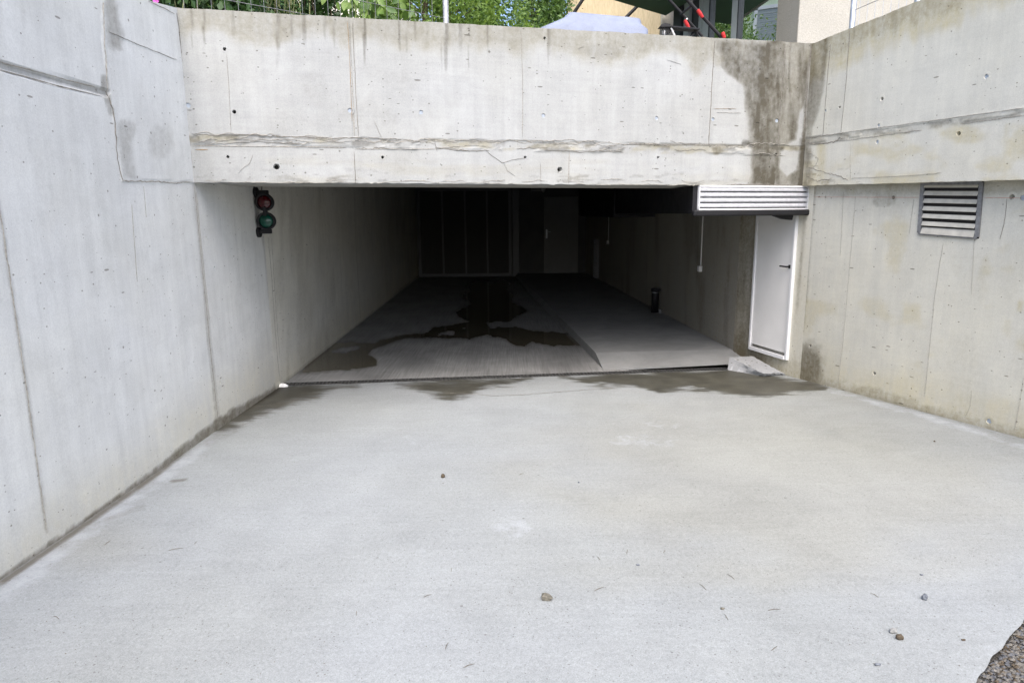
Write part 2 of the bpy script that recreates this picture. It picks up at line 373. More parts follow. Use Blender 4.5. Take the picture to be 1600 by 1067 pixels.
def mat_glass():
    b = NB('coated_window_glass'); g = b.n('ShaderNodeBsdfGlossy'); g.inputs[0].default_value = (.86, .9, .86, 1); g.inputs[1].default_value = .01
    n = b.bump(b.noise(scale=1.3, detail=1), .05, .02); b.put(g.inputs['Normal'], n)
    d = b.n('ShaderNodeBsdfDiffuse'); d.inputs[0].default_value = (.02, .024, .022, 1); x = b.n('ShaderNodeMixShader'); x.inputs[0].default_value = .8
    b.t.links.new(d.outputs[0], x.inputs[1]); b.t.links.new(g.outputs[0], x.inputs[2]); o = b.n('ShaderNodeOutputMaterial'); b.t.links.new(x.outputs[0], o.inputs[0]); return b.m
M['glass'] = mat_glass()
M['awning'] = simple('dark_green_fabric', (.07, .14, .095), .85, var=.1, scale=2)
M['tarp'] = simple('pale_blue_tarp', (.20, .23, .31), .6, var=.12, scale=9, bump=1.)
M['red'] = simple('red_plastic', (.55, .03, .03), .4)
M['lens_red'] = simple('dark_red_lens', (.055, .003, .006), .2, var=.25, scale=30, spec=.6)
M['lens_green'] = simple('dark_green_lens', (.0, .055, .035), .2, var=.25, scale=30, spec=.6)
M['pink'] = simple('pink_petal', (.6, .12, .5), .7)
M['blind'] = simple('grey_blind_slat', (.34, .37, .37), .5, .1, .08)
M['paper'] = simple('white_paper_scrap', (.8, .8, .78), .8, var=.05)
M['metal_in'] = simple('pale_steel_door_frame', (.11, .112, .116), .5, .2, .1)
M['mesh_panel'] = simple('dark_mesh_infill', (.045, .044, .042), .7)
M['indoor'] = simple('grey_door_leaf', (.20, .20, .195), .6, var=.06)
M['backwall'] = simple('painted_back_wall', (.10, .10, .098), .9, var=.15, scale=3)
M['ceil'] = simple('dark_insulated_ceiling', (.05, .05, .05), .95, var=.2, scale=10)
M['red_line'] = simple('red_chalk', (.62, .33, .27), .9, var=.15, scale=40)

# ------------------------------------------------------------------ key points of the place
DL = atZ(440, 603, 0); DR = atZ(1140, 578, 0)               # drain ends
dd = DR-DL; dn = np.array([dd[1], -dd[0], 0]); dn /= np.linalg.norm(dn)   # towards the road
SL = .03
FN = np.array([-SL*dn[0], -SL*dn[1], 1.])
def fl(x, y): return onplane(x, y, DL, FN)
def fz(X, Y): return SL*((X-DL[0])*dn[0]+(Y-DL[1])*dn[1])
LA, LB = np.array([-2.52, 2.99]), np.array([-2.833, 20.45])  # left wall line
def left_at(Y): return LA+(LB-LA)*(Y-LA[1])/(LB[1]-LA[1])
BL = left_at(5.52); BR = np.array([3.209, 7.375])            # lintel face
RL0, RL1 = np.array([3.251, 7.305]), np.array([4.065, 5.048])   # lower right wall
RU0, RU1 = np.array([3.135, 7.352]), np.array([3.83, 5.2])      # upper right wall
KP = np.array([2.90, 8.55])                                   # kink right wall
SP1 = np.array([2.27, 20.45])                                 # back right corner
BACKY = 20.4

class Plane:
    """vertical wall face from a to b (plan), normal towards the viewer side"""
    def __init__(s, a, b, side):
        s.a = np.array(a, float); s.b = np.array(b, float); s.L = np.linalg.norm(s.b-s.a); s.d = (s.b-s.a)/s.L
        n = np.array([-s.d[1], s.d[0]])
        s.n = n if n@(np.array(side)-s.a) > 0 else -n; s.n3 = np.array([*s.n, 0]); s.a3 = np.array([*s.a, 0])
    def at(s, x, y): return onplane(x, y, s.a3, s.n3)
    def uv(s, P): P = np.asarray(P); return (P[..., :2]-s.a)@s.d, P[..., 2]
    def p(s, u, z, off=0): q = s.a+s.d*u+s.n*off; return np.array([q[0], q[1], z])

def wall(name, pl, zb, zt, res, mat, thick, attrf=None, disp=None, holes=(), label=None, kind=None, u0=0., u1=None, edge_jit=0.):
    u1 = pl.L if u1 is None else u1; n = max(2, int((u1-u0)/res)); U = np.linspace(u0, u1, n+1)
    ZB = np.array([zb(u) for u in U]); ZT = np.array([zt(u) for u in U]); m = max(2, int((ZT-ZB).max()/res)); T = np.linspace(0, 1, m+1)
    UU = np.repeat(U[:, None], m+1, 1); ZZ = ZB[:, None]+(ZT-ZB)[:, None]*T[None, :]
    if edge_jit:
        j = (fbm(U*1000, U*0, 60, 60, 5)-.5)*edge_jit; ZZ = ZZ+j[:, None]*(1-T[None, :])**12
        j = (fbm(U*1000, U*0, 90, 90, 9)-.5)*edge_jit*.6; ZZ = ZZ+j[:, None]*T[None, :]**12
    V = np.zeros((n+1, m+1, 3)); V[..., :2] = pl.a+UU[..., None]*pl.d; V[..., 2] = ZZ
    X, Y = proj(V.reshape(-1, 3)); X = X.reshape(UU.shape); Y = Y.reshape(UU.shape)
    dsp = disp(X, Y, UU, ZZ) if disp else np.zeros(UU.shape)
    V[..., :2] += dsp[..., None]*pl.n
    A = attrf(X, Y, UU, ZZ) if attrf else {}
    idx = np.arange((n+1)*(m+1)).reshape(n+1, m+1)
    Fq = np.stack([idx[:-1, :-1], idx[1:, :-1], idx[1:, 1:], idx[:-1, 1:]], -1).reshape(-1, 4)
    cu = (UU[:-1, :-1]+UU[1:, 1:])/2; cz = (ZZ[:-1, :-1]+ZZ[1:, 1:])/2; keep = np.ones(cu.shape, bool)
    for (hu, hz, r) in holes: keep &= np.hypot(cu-hu, cz-hz) > r
    Fq = Fq[keep.ravel()]
    Vb = V.reshape(-1, 3)
    # flip so normals face pl.n
    e1 = np.array([*pl.d, 0]); nn = np.cross(e1, (0, 0, 1)); 
    if nn@pl.n3 < 0: Fq = Fq[:, ::-1]
    loop = np.concatenate([idx[:, 0], idx[-1, 1:], idx[::-1, -1][1:], idx[0, ::-1][1:-1]])
    back = Vb[loop].copy(); back[:, :2] = pl.a+((back[:, :2]-pl.a)@pl.d)[:, None]*pl.d-pl.n*thick
    b0 = len(Vb); k = len(loop); Vall = np.vstack([Vb, back])
    ar = np.arange(k); Fs = np.stack([loop[ar], b0+ar, b0+(ar+1) % k, loop[(ar+1) % k]], -1)
    if nn@pl.n3 < 0: Fs = Fs[:, ::-1]
    faces = np.vstack([Fq, Fs])
    cs = [b0, b0+n, b0+n+m, b0+2*n+m]
    faces = np.vstack([faces, [cs if nn@pl.n3 < 0 else cs[::-1]]])
    at = {q: np.concatenate([v.ravel(), v.ravel()[loop]]) for q, v in A.items()}
    o = mesh_obj(name, Vall, faces, mat, attrs=at)
    return tag(o, label, 'wall') if kind is None else tag(o, kind=kind)

def ribbon(name, parent, pl, pts, width, jit, mat, disp=None, step=.02, off=.0018, seed=0, taper=True):
    """thin raised or sunken line of mortar / dirt that wanders over a wall face"""
    r = np.random.default_rng(seed+17)
    Q = [pl.uv(pl.at(*p)) for p in pts]; Q = [(float(a), float(b)) for a, b in Q]; C = []
    for a, b in zip(Q[:-1], Q[1:]):
        L = math.hypot(b[0]-a[0], b[1]-a[1]); k = max(1, int(L/step))
        for i in range(k): C.append((a[0]+(b[0]-a[0])*i/k, a[1]+(b[1]-a[1])*i/k))
    C.append(Q[-1]); C = np.array(C); n = len(C)
    T = np.gradient(C, axis=0); T /= np.linalg.norm(T, axis=1)[:, None]+1e-9; N = np.stack([-T[:, 1], T[:, 0]], 1)
    s = np.arange(n)*step*1000; w_ = (fbm(s, s*0, 90, 90, seed)-.5)*2*jit+(fbm(s, s*0, 25, 25, seed+5)-.5)*jit*1.3
    t_ = (fbm(s, s*0, 45, 45, seed+31)-.5)*jit*1.6
    C = C+N*w_[:, None]+T*t_[:, None]
    wd = width*(.45+1.1*fbm(s, s*0, 50, 50, seed+3))
    if taper: e = np.minimum(np.arange(n), n-1-np.arange(n)); wd = wd*np.clip((e+1)/4, .15, 1)
    A = C+N*wd[:, None]/2; B = C-N*wd[:, None]/2; V = []
    for P in (A, B):
        P3 = np.array([pl.p(u, z) for u, z in P]); o = np.full(n, off)
        if disp: X, Y = proj(P3); o = o+disp(X, Y, P[:, 0], P[:, 1])
        P3[:, :2] += o[:, None]*pl.n; V.append(P3)
    M_ = np.array([pl.p(u, z, off+.0025) for u, z in C])
    if disp: X, Y = proj(M_); M_[:, :2] += disp(X, Y, C[:, 0], C[:, 1])[:, None]*pl.n
    V = np.vstack([V[0], M_, V[1]]); F = []
    for i in range(n-1): F += [(i, i+1, n+i+1, n+i), (n+i, n+i+1, 2*n+i+1, 2*n+i)]
    return mesh_obj(name, V, F, mat, parent)

def holes_for(pl, lst, cell):
    out = []; parts = []
    for h in lst:
        P = pl.at(h[0], h[1]); u, z = pl.uv(P); r = h[2]; out.append((float(u), float(z), r+cell*.3)); parts.append((P, r, h[3] if len(h) > 3 else 'open'))
    return out, parts
def make_holes(parent, pl, parts, cell, cmat, disp=None, attrf=None):
    for P, r, k in parts:
        P = P.copy(); X0, Y0 = proj(P[None]); u_0, z_0 = pl.uv(P[None]); AT = {q: float(v[0]) for q, v in attrf(X0, Y0, u_0, z_0).items()} if attrf else {}
        if disp: X, Y = proj(P[None]); u, z = pl.uv(P[None]); P[:2] += pl.n*float(disp(X, Y, u, z)[0])
        m = MB().lathe(P+pl.n3*.0, pl.n3, [(-.004, r+cell*1.25), (.0008, r+cell*1.1), (.0012, r*1.12), (-.004, r), (-.05, r*.62)], 20); mesh_obj('tie_hole', m.V, m.F, cmat, parent, attrs={q: [v]*len(m.V) for q, v in AT.items()})
        d = .007 if k == 'plug' else .047
        q = MB(); q.lathe(P, pl.n3, [(-d, r*.98 if k == 'plug' else r*.7), (-d+.001, 0.0005)], 20)
        q.build('plug' if k == 'plug' else 'hole_bottom', M['plug'] if k == 'plug' else M['hole'], parent)

# ------------------------------------------------------------------ ground: ramp slab, road, tunnel floor
E0 = fl(1520, 1067)[:2]; E1 = fl(1600, 968)[:2]; ED = (E1-E0)/np.linalg.norm(E1-E0); EN = np.array([-ED[1], ED[0]])   # slab edge
def grid_floor(name, poly, res, zf, mat, attrf, skirt=.12, edge=None):
    P = np.array(poly); x0, y0 = P.min(0); x1, y1 = P.max(0); nx = int((x1-x0)/res); ny = int((y1-y0)/res)
    gx, gy = np.meshgrid(np.linspace(x0, x1, nx+1), np.linspace(y0, y1, ny+1), indexing='ij')
    ins = sdf(gx, gy, poly) > -res*.7
    idx = np.arange(gx.size).reshape(gx.shape); cc = ins[:-1, :-1] & ins[1:, :-1] & ins[1:, 1:] & ins[:-1, 1:]
    Fq = np.stack([idx[:-1, :-1], idx[1:, :-1], idx[1:, 1:], idx[:-1, 1:]], -1)[cc]
    V = np.stack([gx, gy, zf(gx, gy)], -1).reshape(-1, 3); used = np.unique(Fq); rm = -np.ones(len(V), int); rm[used] = np.arange(len(used))
    V = V[used]; Fq = rm[Fq]
    X, Y = proj(V); return V, Fq, attrf(X, Y, V)
W1 = [(330, 672), (365, 640), (400, 618), (440, 604), (560, 600), (520, 610), (500, 618), (470, 622), (440, 636), (390, 655), (350, 672)]
W2 = [(640, 596), (760, 592), (830, 590), (790, 602), (750, 610), (735, 618), (705, 624), (680, 616), (650, 606), (620, 600)]
W3 = [(875, 589), (960, 585), (1140, 579), (1210, 586), (1262, 595), (1290, 607), (1255, 613), (1195, 617), (1130, 615), (1075, 608), (1030, 612), (980, 604), (920, 602)]
def floor_attr(X, Y, V):
    wet = np.zeros(len(X))
    for p, wd in ((W1, 12), (W2, 11), (W3, 8)):
        wet = np.maximum(wet, sst(sdf(X, Y, p)+(fbm(X, Y, 40, 6, 3)-.5)*14, -wd*1.2, wd))
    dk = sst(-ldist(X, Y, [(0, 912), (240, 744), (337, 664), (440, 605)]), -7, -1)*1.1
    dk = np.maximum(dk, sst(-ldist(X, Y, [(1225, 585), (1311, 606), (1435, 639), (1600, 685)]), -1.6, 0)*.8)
    dk = np.maximum(dk, sst(-ldist(X, Y, [(325, 690), (460, 615), (500, 600)]), -16, 0)*.35)
    dk = np.maximum(dk, sst(-ldist(X, Y, [(268, 752), (292, 749)]), -4, 0)*.8)
    dk = np.maximum(dk, sst(-ldist(X, Y, [(165, 812), (195, 800), (225, 792)]), -8, 0)*.35)
    ld = ldist(X, Y, [(0, 930), (120, 842), (240, 757), (330, 690)]); pale = sst(-ld, -16-0.05*np.maximum(0, 330-X), 0)*.6
    rd = ldist(X, Y, [(1225, 592), (1311, 614), (1435, 648), (1600, 698)]); pale = np.maximum(pale, sst(-rd, -10, 0)*.5)
    for cx, cy, a, b, s in ((800, 822, 55, 26, .5), (640, 690, 120, 16, .25), (1000, 690, 90, 22, .35), (1020, 665, 200, 20, .25), (180, 930, 120, 40, .2), (620, 850, 130, 60, .22)):
        pale = np.maximum(pale, s*sst(-np.hypot((X-cx)/a, (Y-cy)/b)+(fbm(X, Y, 60, 30, 8)-.5)*.5, -1.1, -.1))
    och = .75*sst(-np.hypot((X-1250)/520, (Y-760)/190)+(fbm(X, Y, 160, 50, 4)-.5)*.6, -1.15, -.3)
    och = np.maximum(och, .5*sst(-np.hypot((X-130)/150, (Y-850)/60), -1.1, 0))
    edge = np.abs((V[:, :2]-E0)@EN); pale = np.maximum(pale, .25*sst(-edge, -.12, 0))
    return dict(wet=wet, dark=dk, pale=pale, ochre=och)
far = E0-ED*6.5
slab_poly = [tuple(E0+ED*3.6), (4.6, 6.0), (3.45, 7.45), (3.1, 8.2), tuple(DR[:2]), tuple(DL[:2]), (-2.68, 7.25), (-2.62, 2), (-2.6, -1.5), tuple(far)]
def slab_z(x, y): return fz(x, y)+.004*(fbm(x*1000, y*1000, 900, 900, 2)-.5)
V, Fq, A = grid_floor('ramp', slab_poly, .022, slab_z, M['floor'], floor_attr)
# wavy slab edge towards the road
dE = (V[:, :2]-E0)@EN; tE = (V[:, :2]-E0)@ED
V[:, :2] += (np.where(np.abs(dE) < .03, -dE, 0)+np.clip(1-np.maximum(np.abs(dE)-.03, 0)/.08, 0, 1)*((fbm(tE*1000, tE*0, 120, 120, 6)-.5)*.022))[:, None]*EN
tag(mesh_obj('ramp_slab', V, Fq, M['floor'], attrs=A), kind='structure')
# road under and beyond the slab
def road_z(x, y):
    return np.where(y > -1, fz(x, y), fz(x, -1.)+0*y)-.028
gx = np.array([-60, -8, -3.2, -1, 1, 2, 3, 4.8, 8, 60.]); gy = np.array([-80, -20, -6, -1, 0, 1, 2, 3, 4, 5, 6, 7.6])
GX, GY = np.meshgrid(gx, gy, indexing='ij'); Z = road_z(np.clip(GX, -3.2, 4.8), GY); V = np.stack([GX, GY, Z], -1).reshape(-1, 3)
idx = np.arange(V.shape[0]).reshape(GX.shape); Fq = np.stack([idx[:-1, :-1], idx[1:, :-1], idx[1:, 1:], idx[:-1, 1:]], -1).reshape(-1, 4)
tag(mesh_obj('road', V, Fq, M['road']), kind='structure')
V = [(-900, -900, -.6), (900, -900, -.6), (900, 900, -.6), (-900, 900, -.6)]
tag(mesh_obj('ground', V, [(0, 1, 2, 3)], M['soil']), kind='structure')
# loose grit on the road at the slab corner
def rock_verts(r, c, flat=.6, n=None):
    a = [(1, 0, 0), (-1, 0, 0), (0, 1, 0), (0, -1, 0), (0, 0, 1), (0, 0, -1)]
    return [c+r*np.array(p)*np.array((1, 1, flat))*RNG.uniform(.7, 1.25) for p in a]
OCT = [(0, 2, 4), (2, 1, 4), (1, 3, 4), (3, 0, 4), (2, 0, 5), (1, 2, 5), (3, 1, 5), (0, 3, 5)]
for gname, gm, cnt in (('road_grit', 'grit_a', 3000), ('road_grit', 'grit_b', 2000), ('road_grit', 'stone_c', 1100)):
    m = MB()
    for i in range(cnt):
        t = RNG.uniform(-.4, 1.6); d = -abs(RNG.normal(0, .22))+.004
        if EN@(np.array([0., 0.])-E0) > 0: d = -d
        q = E0+ED*t+EN*d
        m.add(rock_verts(RNG.uniform(.003, .012)*(1.6 if RNG.random() < .05 else 1), np.array([q[0], q[1], float(road_z(q[0], q[1]))+.004])), OCT)
    tag(m.build(gname, M[gm]), 'loose grey and brown grit on the rough road beside the slab corner', 'grit', kind='stuff')

# tunnel drive floor
z5 = lambda pts: [(440+a/3.077, 280+b/3.077) for a, b in pts]
PUD = z5([(250, 790), (360, 785), (450, 785), (540, 757), (620, 747), (700, 742), (730, 715), (830, 702), (905, 685), (850, 660), (835, 640), (870, 618), (912, 600), (895, 580), (862, 566), (905, 540), (890, 518), (925, 500), (960, 488), (1010, 500), (1060, 484), (1100, 500), (1085, 530), (1118, 560), (1105, 590), (1150, 610), (1180, 632), (1130, 660), (1100, 684), (980, 690), (1010, 715), (1130, 710), (1190, 728), (1370, 740), (1445, 800), (1280, 800), (1200, 785), (1170, 803), (1130, 800), (1090, 780), (1060, 762), (990, 750), (900, 768), (800, 765), (700, 763), (600, 765), (540, 780), (490, 800), (440, 815), (415, 838), (455, 868), (458, 895), (370, 912), (250, 918), (190, 925), (90, 935), (150, 870)])
HOLES = [z5([(238, 828), (290, 810), (370, 800), (378, 803), (365, 818), (300, 836), (245, 836)]), z5([(735, 748), (800, 726), (830, 735), (825, 750), (770, 752)]), z5([(865, 712), (885, 712), (885, 722), (865, 722)])]
def in_attr(X, Y, V):
    s = sdf(X, Y, PUD)
    for h in HOLES: s = np.minimum(s, -sdf(X, Y, h))
    s = s+(fbm(X, Y, 12, 5, 3)-.5)*5
    wet = np.clip(.5+s/15, 0, 1)
    dk = sst(-np.hypot((X-880)/75, (Y-560)/40), -1, -.2)*.7
    for cx, cy, a, b, k in ((650, 565, 60, 25, .5), (740, 560, 40, 30, .4), (560, 590, 90, 12, .6), (800, 585, 120, 8, .5), (830, 540, 40, 18, .6)):
        dk = np.maximum(dk, k*sst(-np.hypot((X-cx)/a, (Y-cy)/b), -1, -.1))
    pale = .5*sst(-np.hypot((X-520)/60, (Y-590)/14), -1, -.2)
    return dict(wet=wet, dark=dk, pale=pale)
KB = [(947, 581), (914, 548), (881, 514), (855, 489), (830, 463), (809, 436)]   # kerb foot, photo points
KBW = [atZ(x, y, 0)[:2] for x, y in KB]
KT = [atZ(947, 581, .0)[:2], atZ(930.5, 551, .10)[:2]]+[atZ(x, y, .10)[:2] for x, y in ((895, 515), (860, 479), (838, 458), (815, 439))]
inner = [tuple(DL[:2]+np.array([-.1, .08])), tuple(DL[:2]+dd[:2]*.9), tuple(KBW[0]+np.array([.15, .1]))]+[tuple(p+np.array([.12, 0])) for p in KBW[1:]]+[(.5, BACKY+.05), (-2.9, BACKY+.05)]
V, Fq, A = grid_floor('tunnel_floor', inner, .03, lambda x, y: 0*x+.002, M['floor_in'], in_attr)
keep = ((V[Fq].mean(1)[:, :2]-DL[:2])@(-dn[:2])) > .118
Fq = Fq[keep]; used = np.unique(Fq); rm = -np.ones(len(V), int); rm[used] = np.arange(len(used)); V = V[used]; Fq = rm[Fq]; A = {k: v[used] for k, v in A.items()}
tag(mesh_obj('tunnel_floor', V, Fq, M['floor_in'], attrs=A), kind='structure')
# raised walkway with sloping front end
m = MB(); top = []; 
for i, (a, b) in enumerate(zip(KBW, KT)):
    zt = .003 if i == 0 else .10
    rt = [np.array([2.93, 8.05]), np.array([2.98, 8.62]), None, None, None, None][i]
    if rt is None: t_ = (b[1]-KP[1])/(SP1[1]-KP[1]); rt = KP+(SP1-KP)*t_+np.array([.06, 0])
    top.append((np.array([a[0], a[1], -.02]), np.array([b[0], b[1], zt]), np.array([rt[0], rt[1], zt])))
top.append((np.array([top[-1][0][0]-.12, BACKY+.05, -.02]), np.array([top[-1][1][0]-.12, BACKY+.05, .10]), np.array([SP1[0]+.1, BACKY+.05, .10])))
top[0] = tuple(p+np.array([-.02, .12, 0]) for p in top[0])
Vw = [p for r in top for p in r]; Fw_ = []
for i in range(len(top)-1): a = 3*i; b = a+3; Fw_ += [(a, a+1, b+1, b), (a+1, a+2, b+2, b+1)]
Fw_.append((0, 2, 1))
tag(mesh_obj('walkway', Vw, Fw_, M['side']), kind='structure')

# ------------------------------------------------------------------ walls
# left retaining wall
plL = Plane(left_at(-1.5), left_at(7.07), (0, 4))
JB = [(-60, 84), (0, 102), (100, 128), (165, 146), (178, 176)]
def left_disp(X, Y, U, Z):
    d = ldist(X, Y, [(-200, 45), (0, 103), (165, 146)]); r = -.012*sst(-d, -8, -3)*(X < 172)
    irr = [(160, 0), (160, 60), (166, 110), (168, 140), (176, 180), (181, 220), (188, 268), (192, 283), (303, 285)]
    lo = sdf(X, Y, [(160, -200), (160, 60), (166, 110), (170, 146), (176, 180), (182, 220), (190, 283), (305, 285), (420, 285), (420, -200)])
    r = r+.005*sst(lo+(fbm(X, Y, 14, 14, 2)-.5)*4, -1.5, 1.5)
    return r+.002*(fbm(X, Y, 80, 120, 3)-.5)
def left_attr(X, Y, U, Z):
    dk = .55*sst(sdf(X, Y, [(160, -10), (176, -10), (186, 30), (193, 60), (190, 78), (176, 82), (166, 70), (163, 40)])+(fbm(X, Y, 10, 10, 5)-.5)*8, -7, 8)
    dk = np.maximum(dk, .45*sst(-ldist(X, Y, [(-200, 50), (0, 103), (165, 146), (175, 178)])+(fbm(X, Y, 20, 20, 4)-.5)*3, -7, -3))
    dk = np.maximum(dk, .55*sst(sdf(X, Y, [(158, 118), (168, 118), (176, 180), (172, 182), (166, 150), (158, 140)]), -2, 2))
    sp = fbm(X, Y, 9, 9, 11)
    pz = np.maximum(sst(-np.hypot((X-205)/28, (Y-225)/45), -1, -.75)*.0+sst(sdf(X, Y, [(180, 190), (200, 186), (216, 195), (205, 225), (206, 255), (216, 280), (192, 283), (184, 240)])+(sp-.5)*10, -7, 8)*.32, sst(-np.hypot((X-250)/24, (Y-222)/34)+(sp-.5)*.4, -1.15, -.6)*.22)
    dk = np.maximum(dk, pz)
    base = (0, 907), (240, 740), (337, 661), (440, 603)
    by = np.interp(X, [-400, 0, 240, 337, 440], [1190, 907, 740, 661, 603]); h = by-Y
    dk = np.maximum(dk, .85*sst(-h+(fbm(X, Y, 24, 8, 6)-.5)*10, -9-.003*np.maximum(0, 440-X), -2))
    dk = np.maximum(dk, .16*sst(fbm(X, Y, 14, 160, 9), .5, .8)*sst(-Y, -420, -200))
    for ln in ([(-2, 315), (14, 430), (36, 570), (55, 710), (72, 828)], [(303, 290), (318, 440), (330, 560), (340, 655)], [(413, 372), (424, 470), (437, 598)]):
        dk = np.maximum(dk, .30*sst(-ldist(X, Y, ln)+(fbm(X, Y, 12, 40, 14)-.5)*4, -6, -2))
    och = .55*sst(-h+(fbm(X, Y, 90, 30, 7)-.5)*40, -120, -10)
    och = np.maximum(och, .2*sst(-np.abs(X-300), -40, 0)*sst(Y, 560, 700))
    return dict(dark=dk, ochre=och, pale=.35*sst(fbm(X, Y, 120, 200, 12), .55, .75))
hL, pL = holes_for(plL, [(322, 372, .012), (335, 418, .012, 'plug'), (344, 597, .015)], .022)
zL = lambda u: float(np.interp(u, [0, 6.3, 6.62, 7.02, 9], [3.34, 3.36, 3.38, 3.45, 3.45]))
left = wall('left_retaining_wall', plL, lambda u: -.1, zL, .022, M['conc_left'], .3, left_attr, left_disp, hL,
            'tall grey concrete retaining wall on the left of the ramp with irregular patched joints')
make_holes(left, plL, pL, .022, M['conc_left'], left_disp, left_attr)
for i, (pts, wd, jt, mt) in enumerate([
        ([(-2, 315), (14, 430), (36, 570), (55, 710), (72, 828)], .010, .006, 'seam_mid'), ([(303, 290), (318, 440), (330, 560), (340, 655)], .012, .006, 'seam_mid'),
        ([(306, 300), (320, 440), (327, 500)], .005, .004, 'seam_mid'), ([(160, 4), (161, 60), (165, 110), (168, 142)], .007, .008, 'seam_mid'),
        ([(168, 144), (172, 165), (176, 182), (181, 220), (184, 250), (190, 282)], .007, .014, 'seam'), ([(190, 282.5), (240, 284), (300, 286)], .007, .010, 'seam_mid'),
        ([(0, 109), (90, 134), (160, 151)], .006, .002, 'seam'), ([(0, 97), (90, 121), (150, 137)], .004, .003, 'seam_mid'), ([(168, 50), (210, 68), (275, 94)], .0035, .003, 'seam'),
        ([(230, 2), (255, 13), (271, 22)], .004, .002, 'seam'), ([(205, 320), (214, 440)], .0035, .003, 'seam_mid'), ([(224, 292), (228, 340)], .003, .002, 'seam_mid'),
        ([(275, 20), (283, 90), (290, 150), (296, 220), (303, 284)], .012, .008, 'seam')]):
    ribbon('wall_joint', left, plL, pts, wd, jt, M[mt], left_disp, seed=i*7)

# left wall inside the tunnel
plT = Plane(left_at(7.07), left_at(20.5), (0, 12))
def tun_attr(X, Y, U, Z):
    by = np.interp(X, [400, 440, 655], [633, 603, 433]); h = by-Y
    return dict(dark=.45*sst(-h+(fbm(X, Y, 14, 8, 6)-.5)*6, -7, -1)+.2*sst(fbm(X, Y, 10, 90, 4), .5, .75), ochre=.5*sst(-h, -60, 0))
tun = wall('left_tunnel_wall', plT, lambda u: -.1, lambda u: 2.74, .05, M['conc_tl'], .3, tun_attr, None, (),
           'shaded grey concrete wall on the left inside the tunnel, behind the traffic light')
for i, (pts, wd, jt) in enumerate([([(419, 372), (424, 430), (430, 520), (437, 596)], .012, .006), ([(424, 372), (432, 500), (437, 560)], .006, .006), ([(553, 300), (557, 400), (563, 498)], .008, .003), ([(640, 296), (642, 380), (645, 440)], .010, .002)]):
    ribbon('wall_joint', tun, plT, pts, wd, jt, M['seam_mid'], None, seed=90+i, step=.04)

# lintel above the entrance
plB = Plane(BL, BR, (0, 2))
topy = lambda X: 10+(X-272)*.0581
jty = lambda X: np.interp(X, [290, 540, 700, 900, 1255], [210, 216, 219, 222, 228])
def beam_disp(X, Y, U, Z):
    a = jty(X); e = (fbm(X, Y, 16, 12, 3)-.5)
    r = -.006*sst(Y-a+e*5, -1, 1)
    r = r+.008*sst(fbm(X, Y, 34, 20, 8), .48, .62)*sst(Y-a+e*6, -2, 2)*sst(-(Y-a-15)+e*6, -2, 2)
    r = r-.005*sst(-np.abs(X-(548+(Y-60)*.03)-3), -4.5, -3)*(Y < 214)
    return r+.0015*(fbm(X, Y, 60, 100, 3)-.5)
STN = [(1117, 60), (1128, 105), (1145, 130), (1160, 137), (1165, 170), (1167, 205), (1172, 245), (1173, 275), (1160, 295), (1260, 295), (1262, 220), (1268, 120), (1275, 60)]
LN1 = [(1110, 90), (1122, 96), (1135, 118), (1150, 124), (1161, 135), (1164, 175), (1166, 205), (1150, 216), (1110, 222)]
LN2 = [(1257, 158), (1250, 178), (1243, 218), (1232, 226), (1220, 232), (1219, 262), (1230, 276), (1246, 266), (1254, 225)]
